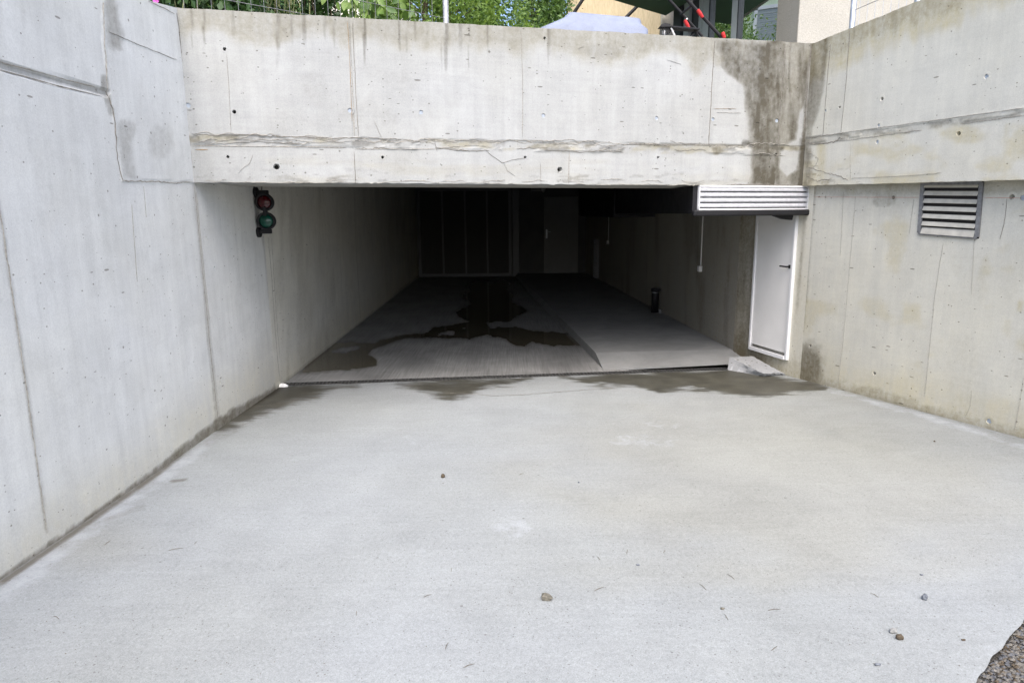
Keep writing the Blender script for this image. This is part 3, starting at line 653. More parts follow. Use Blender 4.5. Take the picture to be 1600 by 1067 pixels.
def beam_attr(X, Y, U, Z):
    d = Y-topy(X); n1 = fbm(X, Y, 34, 400, 2); n2 = fbm(X, Y, 6, 500, 5); n3 = fbm(X, Y, 70, 30, 6)
    lenn = 18+44*n1+24*(n3-.5)
    och = .62*sst(-(d-lenn), -12, 10)
    dk = (.24*sst(-(d-lenn), -16, 14))+.5*sst(n2, .66, .84)*sst(-(d-30-70*n1), -25, 10)
    for x0, s in ((364, .55), (475, .6), (719, .6), (667, .35), (860, .3), (762, .35), (418, .3), (1055, .3)):
        dk = np.maximum(dk, s*sst(-np.abs(X-x0-d*.02), -5, -1)*sst(-d, -70, -10))
    dk = np.maximum(dk, .16*sst(fbm(X, Y, 90, 60, 12), .5, .75)*(X < 720))
    for cx, cy, a, b, s in ((945, 80, 45, 18, .35), (610, 185, 26, 22, .18), (980, 150, 18, 45, .12)):
        dk = np.maximum(dk, s*sst(-np.hypot((X-cx)/a, (Y-cy)/b)+(fbm(X, Y, 20, 20, 4)-.5)*.4, -1.1, -.4))
    a = jty(X); bd = sst(Y-a+(n3-.5)*5, -2, 2)*sst(-(Y-a-14)+(fbm(X, Y, 14, 10, 9)-.5)*10, -3, 3)
    dk = np.maximum(dk, bd*(.10+.42*sst(fbm(X, Y, 20, 8, 15), .45, .72)))
    och = np.maximum(och, bd*.9*sst(fbm(X, Y, 40, 12, 21), .45, .65))
    dk = np.maximum(dk, .35*sst(fbm(X, Y, 26, 6, 31), .5, .75)*sst(Y, 240, 285)); och = np.maximum(och, .35*sst(fbm(X, Y, 90, 14, 33), .45, .7)*sst(Y, 232, 260))
    s = sdf(X, Y, STN)+(fbm(X, Y, 16, 30, 7)-.5)*16; st = sst(s, -7, 11)
    st = st*(1-sst(sdf(X, Y, LN1)+(fbm(X, Y, 14, 14, 8)-.5)*8, -3, 3))*(1-sst(sdf(X, Y, LN2)+(fbm(X, Y, 12, 20, 9)-.5)*6, -3, 3))
    rgt = X > (1227-(Y-68)*.078)
    lev = .22+.55*fbm(X, Y, 5, 7, 51)+.45*(fbm(X, Y, 10, 26, 17))+.22*sst(-np.abs(X-1190-(Y-150)*.02), -28, 0)+.25*sst(fbm(X, Y, 8, 70, 23), .55, .8)
    lev = np.where(rgt, .22+.25*fbm(X, Y, 4, 10, 52)+.5*sst(fbm(X, Y, 9, 120, 18), .45, .75), lev)
    lev = np.maximum(lev, 1.1*sst(-np.abs(X-(1262-(Y-70)*.045)), -7, -2)*sst(Y, 60, 210))
    dk = np.maximum(dk, st*lev); dk = np.maximum(dk, 1.15*sst(-ldist(X, Y, [(1256, 220), (1254, 250), (1252, 292)])+(fbm(X, Y, 8, 8, 3)-.5)*6, -9, -1))
    dk = np.maximum(dk, .9*sst(-ldist(X, Y, [(1165, 224), (1190, 231), (1222, 232)])+(fbm(X, Y, 10, 6, 3)-.5)*6, -8, -1))
    och = np.maximum(och, st*.5)
    blu = sst(sdf(X, Y, [(335, 236), (548, 236), (552, 286), (335, 284)]), -3, 3)+sst(sdf(X, Y, [(890, 242), (1165, 242), (1165, 280), (890, 284)]), -3, 3)
    return dict(dark=np.clip(dk, 0, 1.3), ochre=och, pale=np.clip(.45*blu+.25*sst(fbm(X, Y, 100, 140, 14), .5, .7), 0, 1))
hB, pB = holes_for(plB, [(351, 77, .013), (366, 175, .015), (356, 245, .012), (432, 261, .025), (598, 246, .013), (294, 165, .018, 'plug'), (547, 173, .018, 'plug'), (658, 176, .018, 'plug'), (849, 181, .018, 'plug'),
                         (1026, 185, .018, 'plug'), (1114, 187, .017, 'plug'), (821, 246, .013), (875, 265, .024), (1029, 246, .013), (1214, 189, .020, 'plug'), (1213, 242, .016), (851, 60, .012)], .015)
zBt = lambda u: 3.45+(3.587-3.45)*u/plB.L
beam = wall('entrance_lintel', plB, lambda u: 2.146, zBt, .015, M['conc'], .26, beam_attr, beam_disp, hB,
            'weathered concrete lintel and parapet spanning the garage entrance, stained dark at its right end', edge_jit=.016)
make_holes(beam, plB, pB, .015, M['conc'], beam_disp, beam_attr)
sl = MB(); 
for (a, b, z0, z1) in (((.0, .262), (0, .95), 2.15, 2.72),):
    p = [plB.p(-.05, z0, -.262), plB.p(plB.L+.03, z0, -.262), plB.p(plB.L+.03, z0, -.95), plB.p(-.05, z0, -.95)]
    sl.prism(p, (0, 0, z1-z0))
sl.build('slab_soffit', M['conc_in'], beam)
rb = [([(300, 210), (400, 212), (540, 216), (620, 217)], .005, .010, 'seam'), ([(620, 218), (720, 220), (815, 221), (900, 220), (970, 226)], .005, .016, 'seam_mid'), ([(970, 226), (1110, 227), (1165, 228)], .006, .001, 'seam'),
      ([(500, 219), (560, 221), (680, 223)], .004, .016, 'seam_mid'), ([(300, 228), (420, 229), (540, 231)], .006, .003, 'seam_mid'), ([(320, 226), (360, 218), (450, 219), (540, 224)], .004, .010, 'seam_mid'), ([(555, 233), (680, 233)], .006, .002, 'seam_mid'),
      ([(680, 222), (683, 236)], .004, .003, 'seam'), ([(680, 232), (720, 235), (765, 236)], .006, .012, 'seam'), ([(700, 230), (730, 228), (768, 230)], .004, .012, 'seam_mid'), ([(850, 236), (905, 237), (975, 238)], .005, .012, 'seam'), ([(760, 236), (768, 243), (785, 254), (800, 250), (820, 247)], .004, .006, 'seam'),
      ([(788, 256), (793, 268), (805, 275)], .003, .006, 'seam_mid'), ([(355, 285), (450, 286), (560, 285)], .004, .006, 'seam_mid'), ([(600, 285), (640, 282), (700, 287), (760, 286), (830, 288)], .004, .010, 'seam_mid'), ([(900, 288), (1000, 288), (1090, 289)], .005, .010, 'seam_mid'), ([(1140, 289), (1200, 289), (1250, 290)], .008, .010, 'seam'),
      ([(546, 40), (549, 100), (552, 160), (554, 213)], .006, .002, 'seam_mid'), ([(551, 34), (554, 100), (557, 160), (560, 214)], .004, .003, 'seam'), ([(543, 34), (547, 110), (550, 190)], .003, .002, 'rust'), ([(553, 236), (556, 288)], .004, .003, 'seam'),
      ([(814, 44), (816, 110), (817, 180), (816, 214)], .0035, .003, 'seam_mid'), ([(1117, 63), (1113, 120), (1110, 180), (1107, 226)], .007, .002, 'seam'), ([(1227, 69), (1222, 130), (1218, 190), (1215, 230)], .009, .002, 'seam'), ([(1267, 72), (1263, 120), (1258, 180), (1254, 215)], .008, .003, 'seam'),
      ([(890, 236), (889, 260), (889, 287)], .006, .003, 'seam_mid'), ([(845, 256), (845, 286)], .003, .002, 'seam_mid'), ([(354, 85), (358, 140), (361, 205)], .0025, .002, 'seam_mid'), ([(395, 242), (390, 255), (372, 270)], .003, .008, 'seam_mid'), ([(585, 190), (592, 206), (597, 216)], .003, .003, 'seam_mid'),
      ([(335, 226), (400, 222), (470, 226)], .003, .012, 'seam'), ([(1115, 170), (1150, 170)], .003, .003, 'rust'), ([(1120, 176), (1158, 177)], .003, .003, 'seam_mid'), ([(305, 234), (325, 234)], .006, .002, 'rust'), ([(1042, 94), (1064, 101)], .0025, .001, 'seam_mid'), ([(903, 76), (912, 73)], .004, .003, 'seam')]
rc = random.Random(4)
for x0 in list(range(330, 1240, 62)):
    yj = float(jty(x0)); rb += [([(x0-28, yj+rc.uniform(-3, 3)), (x0+10, yj+rc.uniform(-3, 4)), (x0+44, yj+rc.uniform(-2, 3))], .0055, .022, 'seam_mid'),
                                ([(x0-20, yj+rc.uniform(8, 15)), (x0+30, yj+rc.uniform(8, 16))], .0055, .020, rc.choice(('seam', 'seam_mid', 'seam_mid')))]
    if x0 % 124 < 62: rb.pop()
    if x0 < 1100: rb += [([(x0-10, rc.uniform(281, 286)), (x0+26, rc.uniform(281, 287))], .005, .018, 'seam_mid')]
for i, (pts, wd, jt, mt) in enumerate(rb): ribbon('wall_joint', beam, plB, pts, wd, jt, M[mt], beam_disp, seed=200+i*3, step=.012)

# upper right wall (overhangs the lower one)
plU = Plane(RU0-(RU1-RU0)*.0, RU0+(RU1-RU0)*3.0, (0, 4))
utop0 = plU.at(1272, 68)[2]; pU = plU.at(1440, 0); uU, zU = plU.uv(pU)
ub1 = plU.uv(plU.at(1598, 281)); 
uz_top = lambda u: utop0+(zU-utop0)*u/uU if u < uU*1.6 else utop0+(zU-utop0)*1.6
uz_bot = lambda u: 2.148+(ub1[1]-2.148)*min(u, 2.6)/ub1[0]
jU = lambda X: np.interp(X, [1255, 1262, 1440, 1600], [216, 215.6, 193, 168.7])
def up_disp(X, Y, U, Z):
    j = jU(X); e = fbm(X, Y, 14, 10, 3)-.5
    return -.006*sst(Y-j+e*3, -1, 1)+.006*sst(fbm(X, Y, 20, 14, 8), .5, .62)*sst(Y-j, -2, 2)*sst(-(Y-j-9), -2, 2)
def up_attr(X, Y, U, Z):
    ty = 68-(X-1270)*.4; d = Y-ty; n1 = fbm(X, Y, 14, 300, 2); n3 = fbm(X, Y, 40, 30, 6)
    och = .95*sst(-(d-22-55*n1-20*(n3-.5)), -18, 12)
    dk = .27*sst(-(d-12-40*n1), -14, 10)+.5*sst(fbm(X, Y, 5, 300, 5), .6, .85)*sst(-(d-50), -35, 0)*sst(-X, -1430, -1330)
    s = sdf(X, Y, [(1262, 60), (1300, 55), (1292, 90), (1288, 130), (1282, 170), (1272, 200), (1268, 225), (1254, 225)])
    dk = np.maximum(dk, (.35+.6*fbm(X, Y, 6, 80, 9))*sst(s+(fbm(X, Y, 10, 40, 4)-.5)*8, -3, 4))
    j = jU(X); bd = sst(Y-j+(n3-.5)*3, -2, 2)*sst(-(Y-j-12)+(n3-.5)*6, -3, 3)
    dk = np.maximum(dk, bd*(.20+.35*sst(fbm(X, Y, 18, 8, 15), .4, .7))); dk = np.maximum(dk, .8*sst(-ldist(X, Y, [(1258, 215), (1262, 250), (1258, 292)])+(fbm(X, Y, 10, 10, 3)-.5)*14, -14, 2))
    dk = np.maximum(dk, .5*sst(fbm(X, Y, 9, 5, 44), .55, .7)*sst(Y, 225, 280)*sst(-X, -1420, -1270))
    och = np.maximum(och, .75*sst(fbm(X, Y, 50, 26, 41), .38, .65)*sst(Y-j, 0, 20)); och = np.maximum(och, .9*sst(-np.abs(X-1283), -12, 0)*(Y > 225)); och = np.maximum(och, .6*sst(-np.abs(X-1572+(Y-200)*.06), -6, 0)*(Y > 195))
    return dict(dark=dk, ochre=np.clip(och+.18, 0, 1), pale=0*X)
hU, pU_ = holes_for(plU, [(1378, 155, .017), (1541, 120, .018, 'plug'), (1312, 168, .013), (1290, 173, .013, 'plug'), (1373, 196, .014, 'plug'), (1370, 222, .017, 'plug'), (1497, 209, .018)], .018)
upw = wall('upper_right_wall', plU, uz_bot, uz_top, .018, M['conc_right'], .28, up_attr, up_disp, hU,
           'overhanging upper right retaining wall with ochre streaks running from its sloping top edge', edge_jit=.014)
make_holes(upw, plU, pU_, .018, M['conc_right'], up_disp, up_attr)
for i, (pts, wd, jt, mt) in enumerate([([(1262, 216), (1290, 212), (1320, 207)], .006, .012, 'seam'), ([(1320, 207), (1440, 191), (1600, 169)], .005, .002, 'seam_mid'), ([(1264, 226), (1340, 217), (1440, 203)], .005, .006, 'seam_mid'), ([(1500, 194), (1600, 180)], .005, .005, 'seam_mid'),
        ([(1328, 48), (1323, 120), (1318, 170), (1314, 208)], .006, .002, 'seam'), ([(1298, 70), (1294, 110), (1290, 160), (1286, 212)], .006, .002, 'seam'), ([(1329, 225), (1328, 282)], .003, .003, 'seam_mid'), ([(1262, 262), (1285, 268), (1310, 276), (1325, 283)], .006, .016, 'seam'), ([(1260, 224), (1275, 228), (1300, 220), (1318, 214)], .007, .022, 'seam'), ([(1262, 240), (1280, 248), (1272, 262)], .006, .022, 'seam_mid'), ([(1258, 276), (1280, 282), (1300, 279)], .006, .020, 'seam'), ([(1330, 278), (1400, 276), (1470, 270)], .003, .004, 'seam_mid')]):
    ribbon('wall_joint', upw, plU, pts, wd, jt, M[mt], up_disp, seed=400+i*3, step=.012)

# lower right wall
plR = Plane(RL0, RL0+(RL1-RL0)*3.1, (0, 4))
ROPE = [plR.uv(plR.at(*p)) for p in ((1442, 285), (1538, 284), (1530, 373), (1435, 366))]
def low_attr(X, Y, U, Z):
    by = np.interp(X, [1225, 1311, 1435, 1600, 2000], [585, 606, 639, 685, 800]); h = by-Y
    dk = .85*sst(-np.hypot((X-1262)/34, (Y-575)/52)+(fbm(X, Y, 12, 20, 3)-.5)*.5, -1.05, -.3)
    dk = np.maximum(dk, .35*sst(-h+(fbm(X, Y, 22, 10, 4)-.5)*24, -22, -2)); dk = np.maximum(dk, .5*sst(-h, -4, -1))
    dk = np.maximum(dk, .6*sst(-np.abs(X-(1268-(Y-335)*.085)), -8, -1)*sst(-Y, -560, -480)*fbm(X, Y, 6, 60, 5)*1.4)
    for cx, cy, a, b, s in ((1380, 312, 24, 14, .3), (1318, 300, 40, 10, .3), (1590, 480, 8, 14, .0)):
        dk = np.maximum(dk, s*sst(-np.hypot((X-cx)/a, (Y-cy)/b)+(fbm(X, Y, 16, 10, 7)-.5)*.5, -1.05, -.6))
    dk = np.maximum(dk, .12*sst(fbm(X, Y, 50, 60, 8), .5, .7)); dk = np.maximum(dk, .28*sst(-(Y-300), -14, 0))
    och = .25+.65*sst(-h+(fbm(X, Y, 60, 30, 9)-.5)*50, -80, -5); och = np.maximum(och, .8*sst(fbm(X, Y, 70, 60, 19), .55, .72)); och = np.maximum(och, 1.0*sst(-np.hypot((X-1594)/7, (Y-478)/12), -1.1, -.5))
    return dict(dark=dk, ochre=och, pale=.2*sst(-np.abs(X-1290), -30, 0)*sst(-Y, -480, -330))
holR, pR = holes_for(plR, [(1396, 309, .016), (1280, 308, .010), (1290, 308, .010), (1581, 308, .02), (1598, 309, .02, 'plug'), (1266, 540, .014), (1366, 583, .017, ), (1545, 658, .020, 'plug')], .02)
ou0, ou1 = ROPE[0][0], ROPE[1][0]; oz0, oz1 = ROPE[3][1]-.0, ROPE[0][1]+.02
low = wall('lower_right_wall', plR, lambda u: -.15, lambda u: max(2.2, uz_bot(min(u*1.02, 2.6))+.03), .02, M['conc_right'], .3, low_attr, None, holR,
           'warm grey lower right concrete wall with a red chalk line and a louvred vent set in it')
make_holes(low, plR, pR, .02, M['conc_right'], None, low_attr)
for i, (pts, wd, jt, mt) in enumerate([([(1272, 308), (1360, 308.5), (1438, 308.8)], .0035, .0006, 'red_line'), ([(1536, 309), (1600, 309.5)], .0035, .0006, 'red_line'), ([(1337, 308), (1331, 380), (1324, 460), (1317, 540), (1309, 604)], .004, .003, 'seam_mid'), ([(1428, 312), (1421, 365)], .003, .003, 'seam_mid'),
        ([(1574, 310), (1569, 350), (1563, 374)], .004, .004, 'seam'), ([(1474, 380), (1461, 460), (1452, 550), (1445, 620)], .003, .003, 'seam_mid'), ([(1318, 300), (1313, 400)], .0025, .004, 'seam_mid'), ([(1600, 590), (1592, 640), (1586, 672)], .006, .004, 'crust'), ([(1519, 610), (1516, 635), (1508, 652)], .002, .004, 'seam_mid'), ([(1523, 370), (1518, 460)], .002, .002, 'seam_mid')]):
    ribbon('wall_joint', low, plR, pts, wd, jt, M[mt], None, seed=500+i*3, step=.02)

# door wall and tunnel right wall
plD = Plane(KP, RL0, (0, 6))
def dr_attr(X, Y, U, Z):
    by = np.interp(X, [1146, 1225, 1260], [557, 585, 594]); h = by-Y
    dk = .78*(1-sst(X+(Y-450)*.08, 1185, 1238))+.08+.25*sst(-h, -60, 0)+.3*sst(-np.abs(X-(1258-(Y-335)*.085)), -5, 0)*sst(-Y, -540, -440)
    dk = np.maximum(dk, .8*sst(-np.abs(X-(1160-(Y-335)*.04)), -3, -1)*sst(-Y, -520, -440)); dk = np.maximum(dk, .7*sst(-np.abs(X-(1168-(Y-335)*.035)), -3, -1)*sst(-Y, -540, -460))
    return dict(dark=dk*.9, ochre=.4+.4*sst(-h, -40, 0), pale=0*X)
doorw = wall('door_side_wall', plD, lambda u: -.15, lambda u: 2.74, .03, M['conc_tl'], .3, dr_attr, None, (), 'short dim concrete wall holding the white door at the right of the entrance')
plS = Plane(SP1, KP, (0, 12))
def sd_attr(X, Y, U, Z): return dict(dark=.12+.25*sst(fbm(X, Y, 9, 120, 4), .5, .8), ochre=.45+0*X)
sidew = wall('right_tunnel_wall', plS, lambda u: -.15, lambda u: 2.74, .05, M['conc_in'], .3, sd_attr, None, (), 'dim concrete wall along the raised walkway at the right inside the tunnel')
for i, (pts, wd, pl) in enumerate([([(1157, 340), (1152, 440), (1148, 552)], .006, plS), ([(1013, 300), (1011, 400), (1009, 480)], .012, plS)]):
    ribbon('wall_joint', sidew, pl, pts, wd, .002, M['seam'], None, seed=600+i, step=.05)
# back wall
plK = Plane((-3.0, BACKY), (2.5, BACKY), (0, 0))
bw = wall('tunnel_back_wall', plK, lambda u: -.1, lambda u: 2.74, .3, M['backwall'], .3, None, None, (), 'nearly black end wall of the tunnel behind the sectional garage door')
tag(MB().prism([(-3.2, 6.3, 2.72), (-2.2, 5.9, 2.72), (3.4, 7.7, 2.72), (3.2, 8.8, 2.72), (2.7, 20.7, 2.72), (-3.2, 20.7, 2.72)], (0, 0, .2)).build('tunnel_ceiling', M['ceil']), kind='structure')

# ------------------------------------------------------------------ terrace soil around the pit
TZ = 3.08
tl = [(-60, -1.6), (left_at(-1.6)[0]-.29, -1.6), (left_at(20)[0]-.29, 20.8), (-60, 20.8)]
ub = plB.p(0, 0, -.25); uc = plB.p(plB.L, 0, -.25)
tm = [(left_at(20)[0]-.29, 20.8), (left_at(6)[0]-.29, 5.75), (ub[0], ub[1]), (uc[0], uc[1]), (3.5, 7.5), (3.5, 20.8)]
ue = plU.p(plU.L, 0, -.27)
trr = [(3.5, 20.8), (3.5, 7.5), (float(ue[0]), float(ue[1])), (60, float(ue[1])), (60, 20.8)]
tb = [(-400, 20.8), (400, 20.8), (400, 800), (-400, 800)]
m = MB()
for poly in (tl, tm, trr, tb): m.add([(x, y, TZ) for x, y in poly], [tuple(range(len(poly)))])
tag(m.build('terrace_ground', M['soil']), kind='structure')

# ------------------------------------------------------------------ drain
t = empty('drain_channel', tuple(DL+dd*.5), 'narrow black slotted drain channel running across the ramp at the entrance', 'drain')
dx = dd/np.linalg.norm(dd); nrm = dn
m = MB(); Rr = frame_rot(dx)
Ld = np.linalg.norm(dd)
for o_ in (-.056, .056): m.box(DL+dx*Ld/2-nrm*(.058+o_)+np.array([0, 0, .000]), (Ld+.02, .007, .012), Rr)
m.build('frame', M['drain'], t)
MB().box(DL+dx*Ld/2-nrm*.058+np.array([0, 0, -.02]), (Ld, .11, .005), Rr).build('channel', M['hole'], t)
m = MB(); k = int(Ld/.042)
for i in range(k):
    m.box(DL+dx*(i+.5)*Ld/k-nrm*.058+np.array([0, 0, .001]), (.015, .104, .008), Rr)
for o_ in (-.02, .02): m.box(DL+dx*Ld/2-nrm*(.058+o_)+np.array([0, 0, -.001]), (Ld, .006, .008), Rr)
tag(m.build('grate_bar', M['drain'], t), kind='stuff')
# joint strip between drain and slabs
# ------------------------------------------------------------------ step block
def pz(x, y, z): return atZ(x, y, z)
ctop = [pz(1140, 558, .13), pz(1175, 556.5, .13), pz(1224, 582.5, .045), pz(1193, 584, .055)]
cbot = [pz(1136, 581, -.02), np.array([3.02, 8.62, -.02]), pz(1230, 588, -.02), pz(1193, 591, -.02)]
N = 14; V = []; Fc = []
def bil(c, u, v): return c[0]*(1-u)*(1-v)+c[1]*u*(1-v)+c[2]*u*v+c[3]*(1-u)*v
def bump3(p, a): return p+a*np.array([RNG.normal(), RNG.normal(), RNG.normal()*.5])
for i in range(N+1):
    for j in range(N+1):
        u, v = i/N, j/N; p = bil(ctop, u, v); e = min(u, 1-u, v, 1-v)
        V.append(bump3(p, .0012 if e > .01 else .005))
id_ = lambda i, j: i*(N+1)+j
for i in range(N):
    for j in range(N): Fc.append((id_(i, j), id_(i+1, j), id_(i+1, j+1), id_(i, j+1)))
ring = [id_(i, 0) for i in range(N)]+[id_(N, j) for j in range(N)]+[id_(i, N) for i in range(N, 0, -1)]+[id_(0, j) for j in range(N, 0, -1)]
rings = [ring]
for lv in (.35, .7, 1.0):
    r2 = []
    for q in ring:
        i, j = divmod(q, N+1); p = bil(ctop, i/N, j/N)*(1-lv)+bil(cbot, i/N, j/N)*lv; r2.append(len(V)); V.append(bump3(p, .006 if lv < 1 else .0))
    rings.append(r2)
for a, b in zip(rings[:-1], rings[1:]):
    for i in range(len(a)): k = (i+1) % len(a); Fc.append((a[i], b[i], b[k], a[k]))
tag(mesh_obj('concrete_block', V, Fc, M['block']), 'rough broken concrete wedge lying against the wall under the white door', 'concrete block')

# ------------------------------------------------------------------ white door
t = empty('door', tuple(plD.p(*[float(plD.uv(plD.at(1203, 550))[0]), .2])), 'white side door with black handle raised above the ramp on the right', 'door')
u0 = float(plD.uv(plD.at(1173, 540))[0]); u1 = float(plD.uv(plD.at(1232, 565))[0]); zb0 = .19; zt0 = 2.08
RD = frame_rot([*plD.d, 0]); Lw = u1-u0; uc_ = (u0+u1)/2
def dbox(u, z, su, sz, off, th): return (plD.p(u, z, off), (su, th, sz), RD)
fw = .035
for uu, su in ((u0+fw/2, fw), (u1-fw/2, fw)): MB().box(*dbox(uu, (zb0+zt0)/2, su, zt0-zb0, .012, .05), bev=.003).build('jamb', M['white'], t)
MB().box(*dbox(uc_, zb0+.022, Lw-2*fw, .044, .015, .07), bev=.003).build('sill', M['white'], t)
MB().box(*dbox(uc_, (zb0+zt0)/2+.03, Lw-2*fw-.012, zt0-zb0-.09, .005, .03), bev=.002).build('leaf', M['door'], t)
MB().box(*dbox(uc_, zb0+.052, Lw-2*fw, .006, .018, .02)).build('threshold_seal', M['rubber'], t)
m = MB(); hz = float(plD.uv(plD.at(1239, 421))[1]); hu = u1-fw-.03
m.box(*dbox(hu, hz+.03, .03, .04, .026, .008), bev=.002); m.tube([plD.p(hu, hz+.03, .02), plD.p(hu, hz+.03, .07)], .009); m.tube([plD.p(hu, hz+.03, .07), plD.p(hu-.11, hz+.03, .07)], .009)
m.build('handle', M['black'], t)

# ------------------------------------------------------------------ louvre box + duct
cu0 = float(plB.uv(plB.at(1085, 310))[0]); cu1 = plB.L+.085
t = empty('ventilation_duct', tuple(plB.p(cu0, 1.87, -.02)), 'long black ceiling duct on the right ending in a white louvred outlet', 'duct')
zb_ = 1.862
duct = [plB.p(cu0, zb_, -.03), plB.p(cu1, zb_, -.03), (3.16, 8.0, zb_), (KP[0]+.03, KP[1], zb_), (2.75, 12.6, zb_), (2.04, 12.6, zb_)]
lf = atY(1013, 332, 12.6)
a_ = plB.p(cu0, zb_, -.03); duct[-1] = (a_[0]+(2.03-a_[0])*.42, 12.6, zb_)
MB().prism(duct, (0, 0, .84)).build('front_section', M['black'], t)
b_ = duct[-1]
MB().prism([(b_[0]-.02, 12.62, 1.80), (2.75, 12.62, 1.80), (2.35, 20.38, 1.80), (2.05, 20.38, 1.80)], (0, 0, .88)).build('rear_section', M['black'], t)
RB = frame_rot([*plB.d, 0])
def bbox(u, z, su, sz, off, th): return (plB.p(u, z, off), (su, th, sz), RB)
MB().box(*bbox((cu0+cu1)/2, 1.865, cu1-cu0+.02, .062, .0, .06), bev=.014).build('base_rail', M['black'], t)
l0 = float(plB.uv(plB.at(1092, 310))[0]); l1 = float(plB.uv(plB.at(1262, 310))[0])
m = MB(); zlo, zhi = 1.895, 2.143
for (u, z, su, sz) in (((l0+l1)/2, zlo+.008, l1-l0, .016), ((l0+l1)/2, zhi-.006, l1-l0, .016), (l0+.006, (zlo+zhi)/2, .012, zhi-zlo), (l1+.028, (zlo+zhi)/2, .06, zhi-zlo)): m.box(*bbox(u, z, su, sz, -.012, .03))
m.build('louvre_frame', M['white'], t)
MB().box(*bbox((l0+l1)/2, (zlo+zhi)/2, l1-l0-.02, zhi-zlo-.02, -.026, .006)).build('louvre_back', M['galv_dark'], t)
ns = 4
for i in range(ns):
    z = zlo+.018+(zhi-zlo-.03)*(i+.5)/ns; m = MB(); hh = (zhi-zlo-.03)/ns
    prof = [(-.022, hh*.5), (-.004, hh*.36), (.004, hh*.0), (.002, -hh*.28), (-.004, -hh*.30), (-.022, hh*.1)]
    ringp = [plB.p(l0+.014, z+b, a) for a, b in prof]; off = plB.p(l1-.004, 0)-plB.p(l0+.014, 0); m.prism(ringp, off); m.build('slat', M['shut'], t)
Pb = plB.a3-plB.n3*.07
m = MB().prism([onplane(x_, y_, Pb, plB.n3) for x_, y_ in ((1202, 333), (1241, 333), (1238, 344), (1224, 342.5), (1212, 338))], -plB.n3*.05)
m.build('bracket', M['black'], t)

# ------------------------------------------------------------------ louvred vent in right wall
t = empty('wall_vent', tuple(plR.at(1483, 370)), 'weathered grey louvred vent with pale slats set in the lower right wall', 'vent')
RR = frame_rot([*plR.d, 0])
c4 = [plR.at(*p_) for p_ in ((1441, 284), (1538, 283), (1530, 373), (1435, 366))]
off = plR.n3*.012
def bar(a, b, w_, th, mname, name, par):
    a = np.array(a); b = np.array(b); d = (b-a)/np.linalg.norm(b-a); s_ = np.cross(d, plR.n3); m = MB()
    ring = [a-s_*w_/2, a+s_*w_/2, a+s_*w_/2+plR.n3*th, a-s_*w_/2+plR.n3*th]; m.prism(ring, b-a); return m.build(name, M[mname], par)
wf_ = .035
cen = sum(c4)/4
ins_ = [p_+(cen-p_)/np.linalg.norm(cen-p_)*.02 for p_ in c4]
for i in range(4): bar(ins_[i], ins_[(i+1) % 4], wf_, .014+.001*i, 'galv_dark', 'frame', t)
hb = MB(); hb.add([p_+plR.n3*.002 for p_ in c4], [(0, 1, 2, 3)]); hb.build('backing', M['hole'], t)
for i in range(7):
    f_ = (i+.5)/7; a = c4[0]*(1-f_)+c4[3]*f_; b = c4[1]*(1-f_)+c4[2]*f_; d = b-a; Ls = np.linalg.norm(d); d /= Ls; a = a+d*.036; b = b-d*.036
    hgt_ = .036; dz = np.array([0, 0, 1.]); m = MB()
    ring = [a+plR.n3*.004+dz*hgt_*.5, a+plR.n3*.022-dz*hgt_*.45, a+plR.n3*.019-dz*hgt_*.55, a+plR.n3*.003+dz*hgt_*.35]
    if i == 6: ring = [a+plR.n3*.004+dz*hgt_*.9, a+plR.n3*.024-dz*hgt_*.65, a+plR.n3*.021-dz*hgt_*.75, a+plR.n3*.003+dz*hgt_*.7]
    m.prism(ring, b-a); m.build('slat', M['slat'], t)

# ------------------------------------------------------------------ traffic light
ty_ = 6.86
cr = atY(413, 316, ty_); cg = atY(416, 345.5, ty_)
t = empty('traffic_light', tuple(cg-np.array([0, 0, .12])), 'small two-lamp traffic light, unlit red above green, on the left tunnel wall', 'traffic light')
ax = np.array([.10, -1, .02]); ax /= np.linalg.norm(ax)
for c, mn in ((cr, 'lens_red'), (cg, 'lens_green')):
    h = MB().lathe(c, ax, [(-.10, .001), (-.10, .055), (-.07, .083), (-.02, .090), (.018, .090), (.022, .084), (.016, .070), (.004, .066)], 32).build('lamp_housing', M['black'], t, True)
    MB().lathe(c, ax, [(.004, .067), (.014, .060), (.022, .042), (.027, .02), (.028, .001)], 32).build('lens', M[mn], h, True)
m = MB(); m.box((cr+cg)/2, (.035, .05, .09), None, .004); m.build('link', M['black'], t)
wx = left_at(ty_+.02)[0]
for c, dz in ((cr, .10), (cg, -.115)):
    m = MB(); z = c[2]+dz; m.lathe((wx, ty_+.03, z), (1, 0, 0), [(0, .001), (0, .05), (.03, .05), (.035, .04), (.035, .001)], 18)
    m.box(((wx+c[0])/2+.015, ty_+.03, z+(-.005 if dz > 0 else .01)), (abs(c[0]-wx)+.04, .05, .045), None, .006); m.build('bracket', M['black'], t)
m = MB(); m.tube([(wx+.01, ty_, cr[2]+.15), (wx+.05, ty_-.03, cr[2]+.18), (wx+.10, ty_-.02, cr[2]+.17), (wx+.08, ty_+.02, cr[2]+.12)], .005, 6); m.build('cable', M['black'], t)

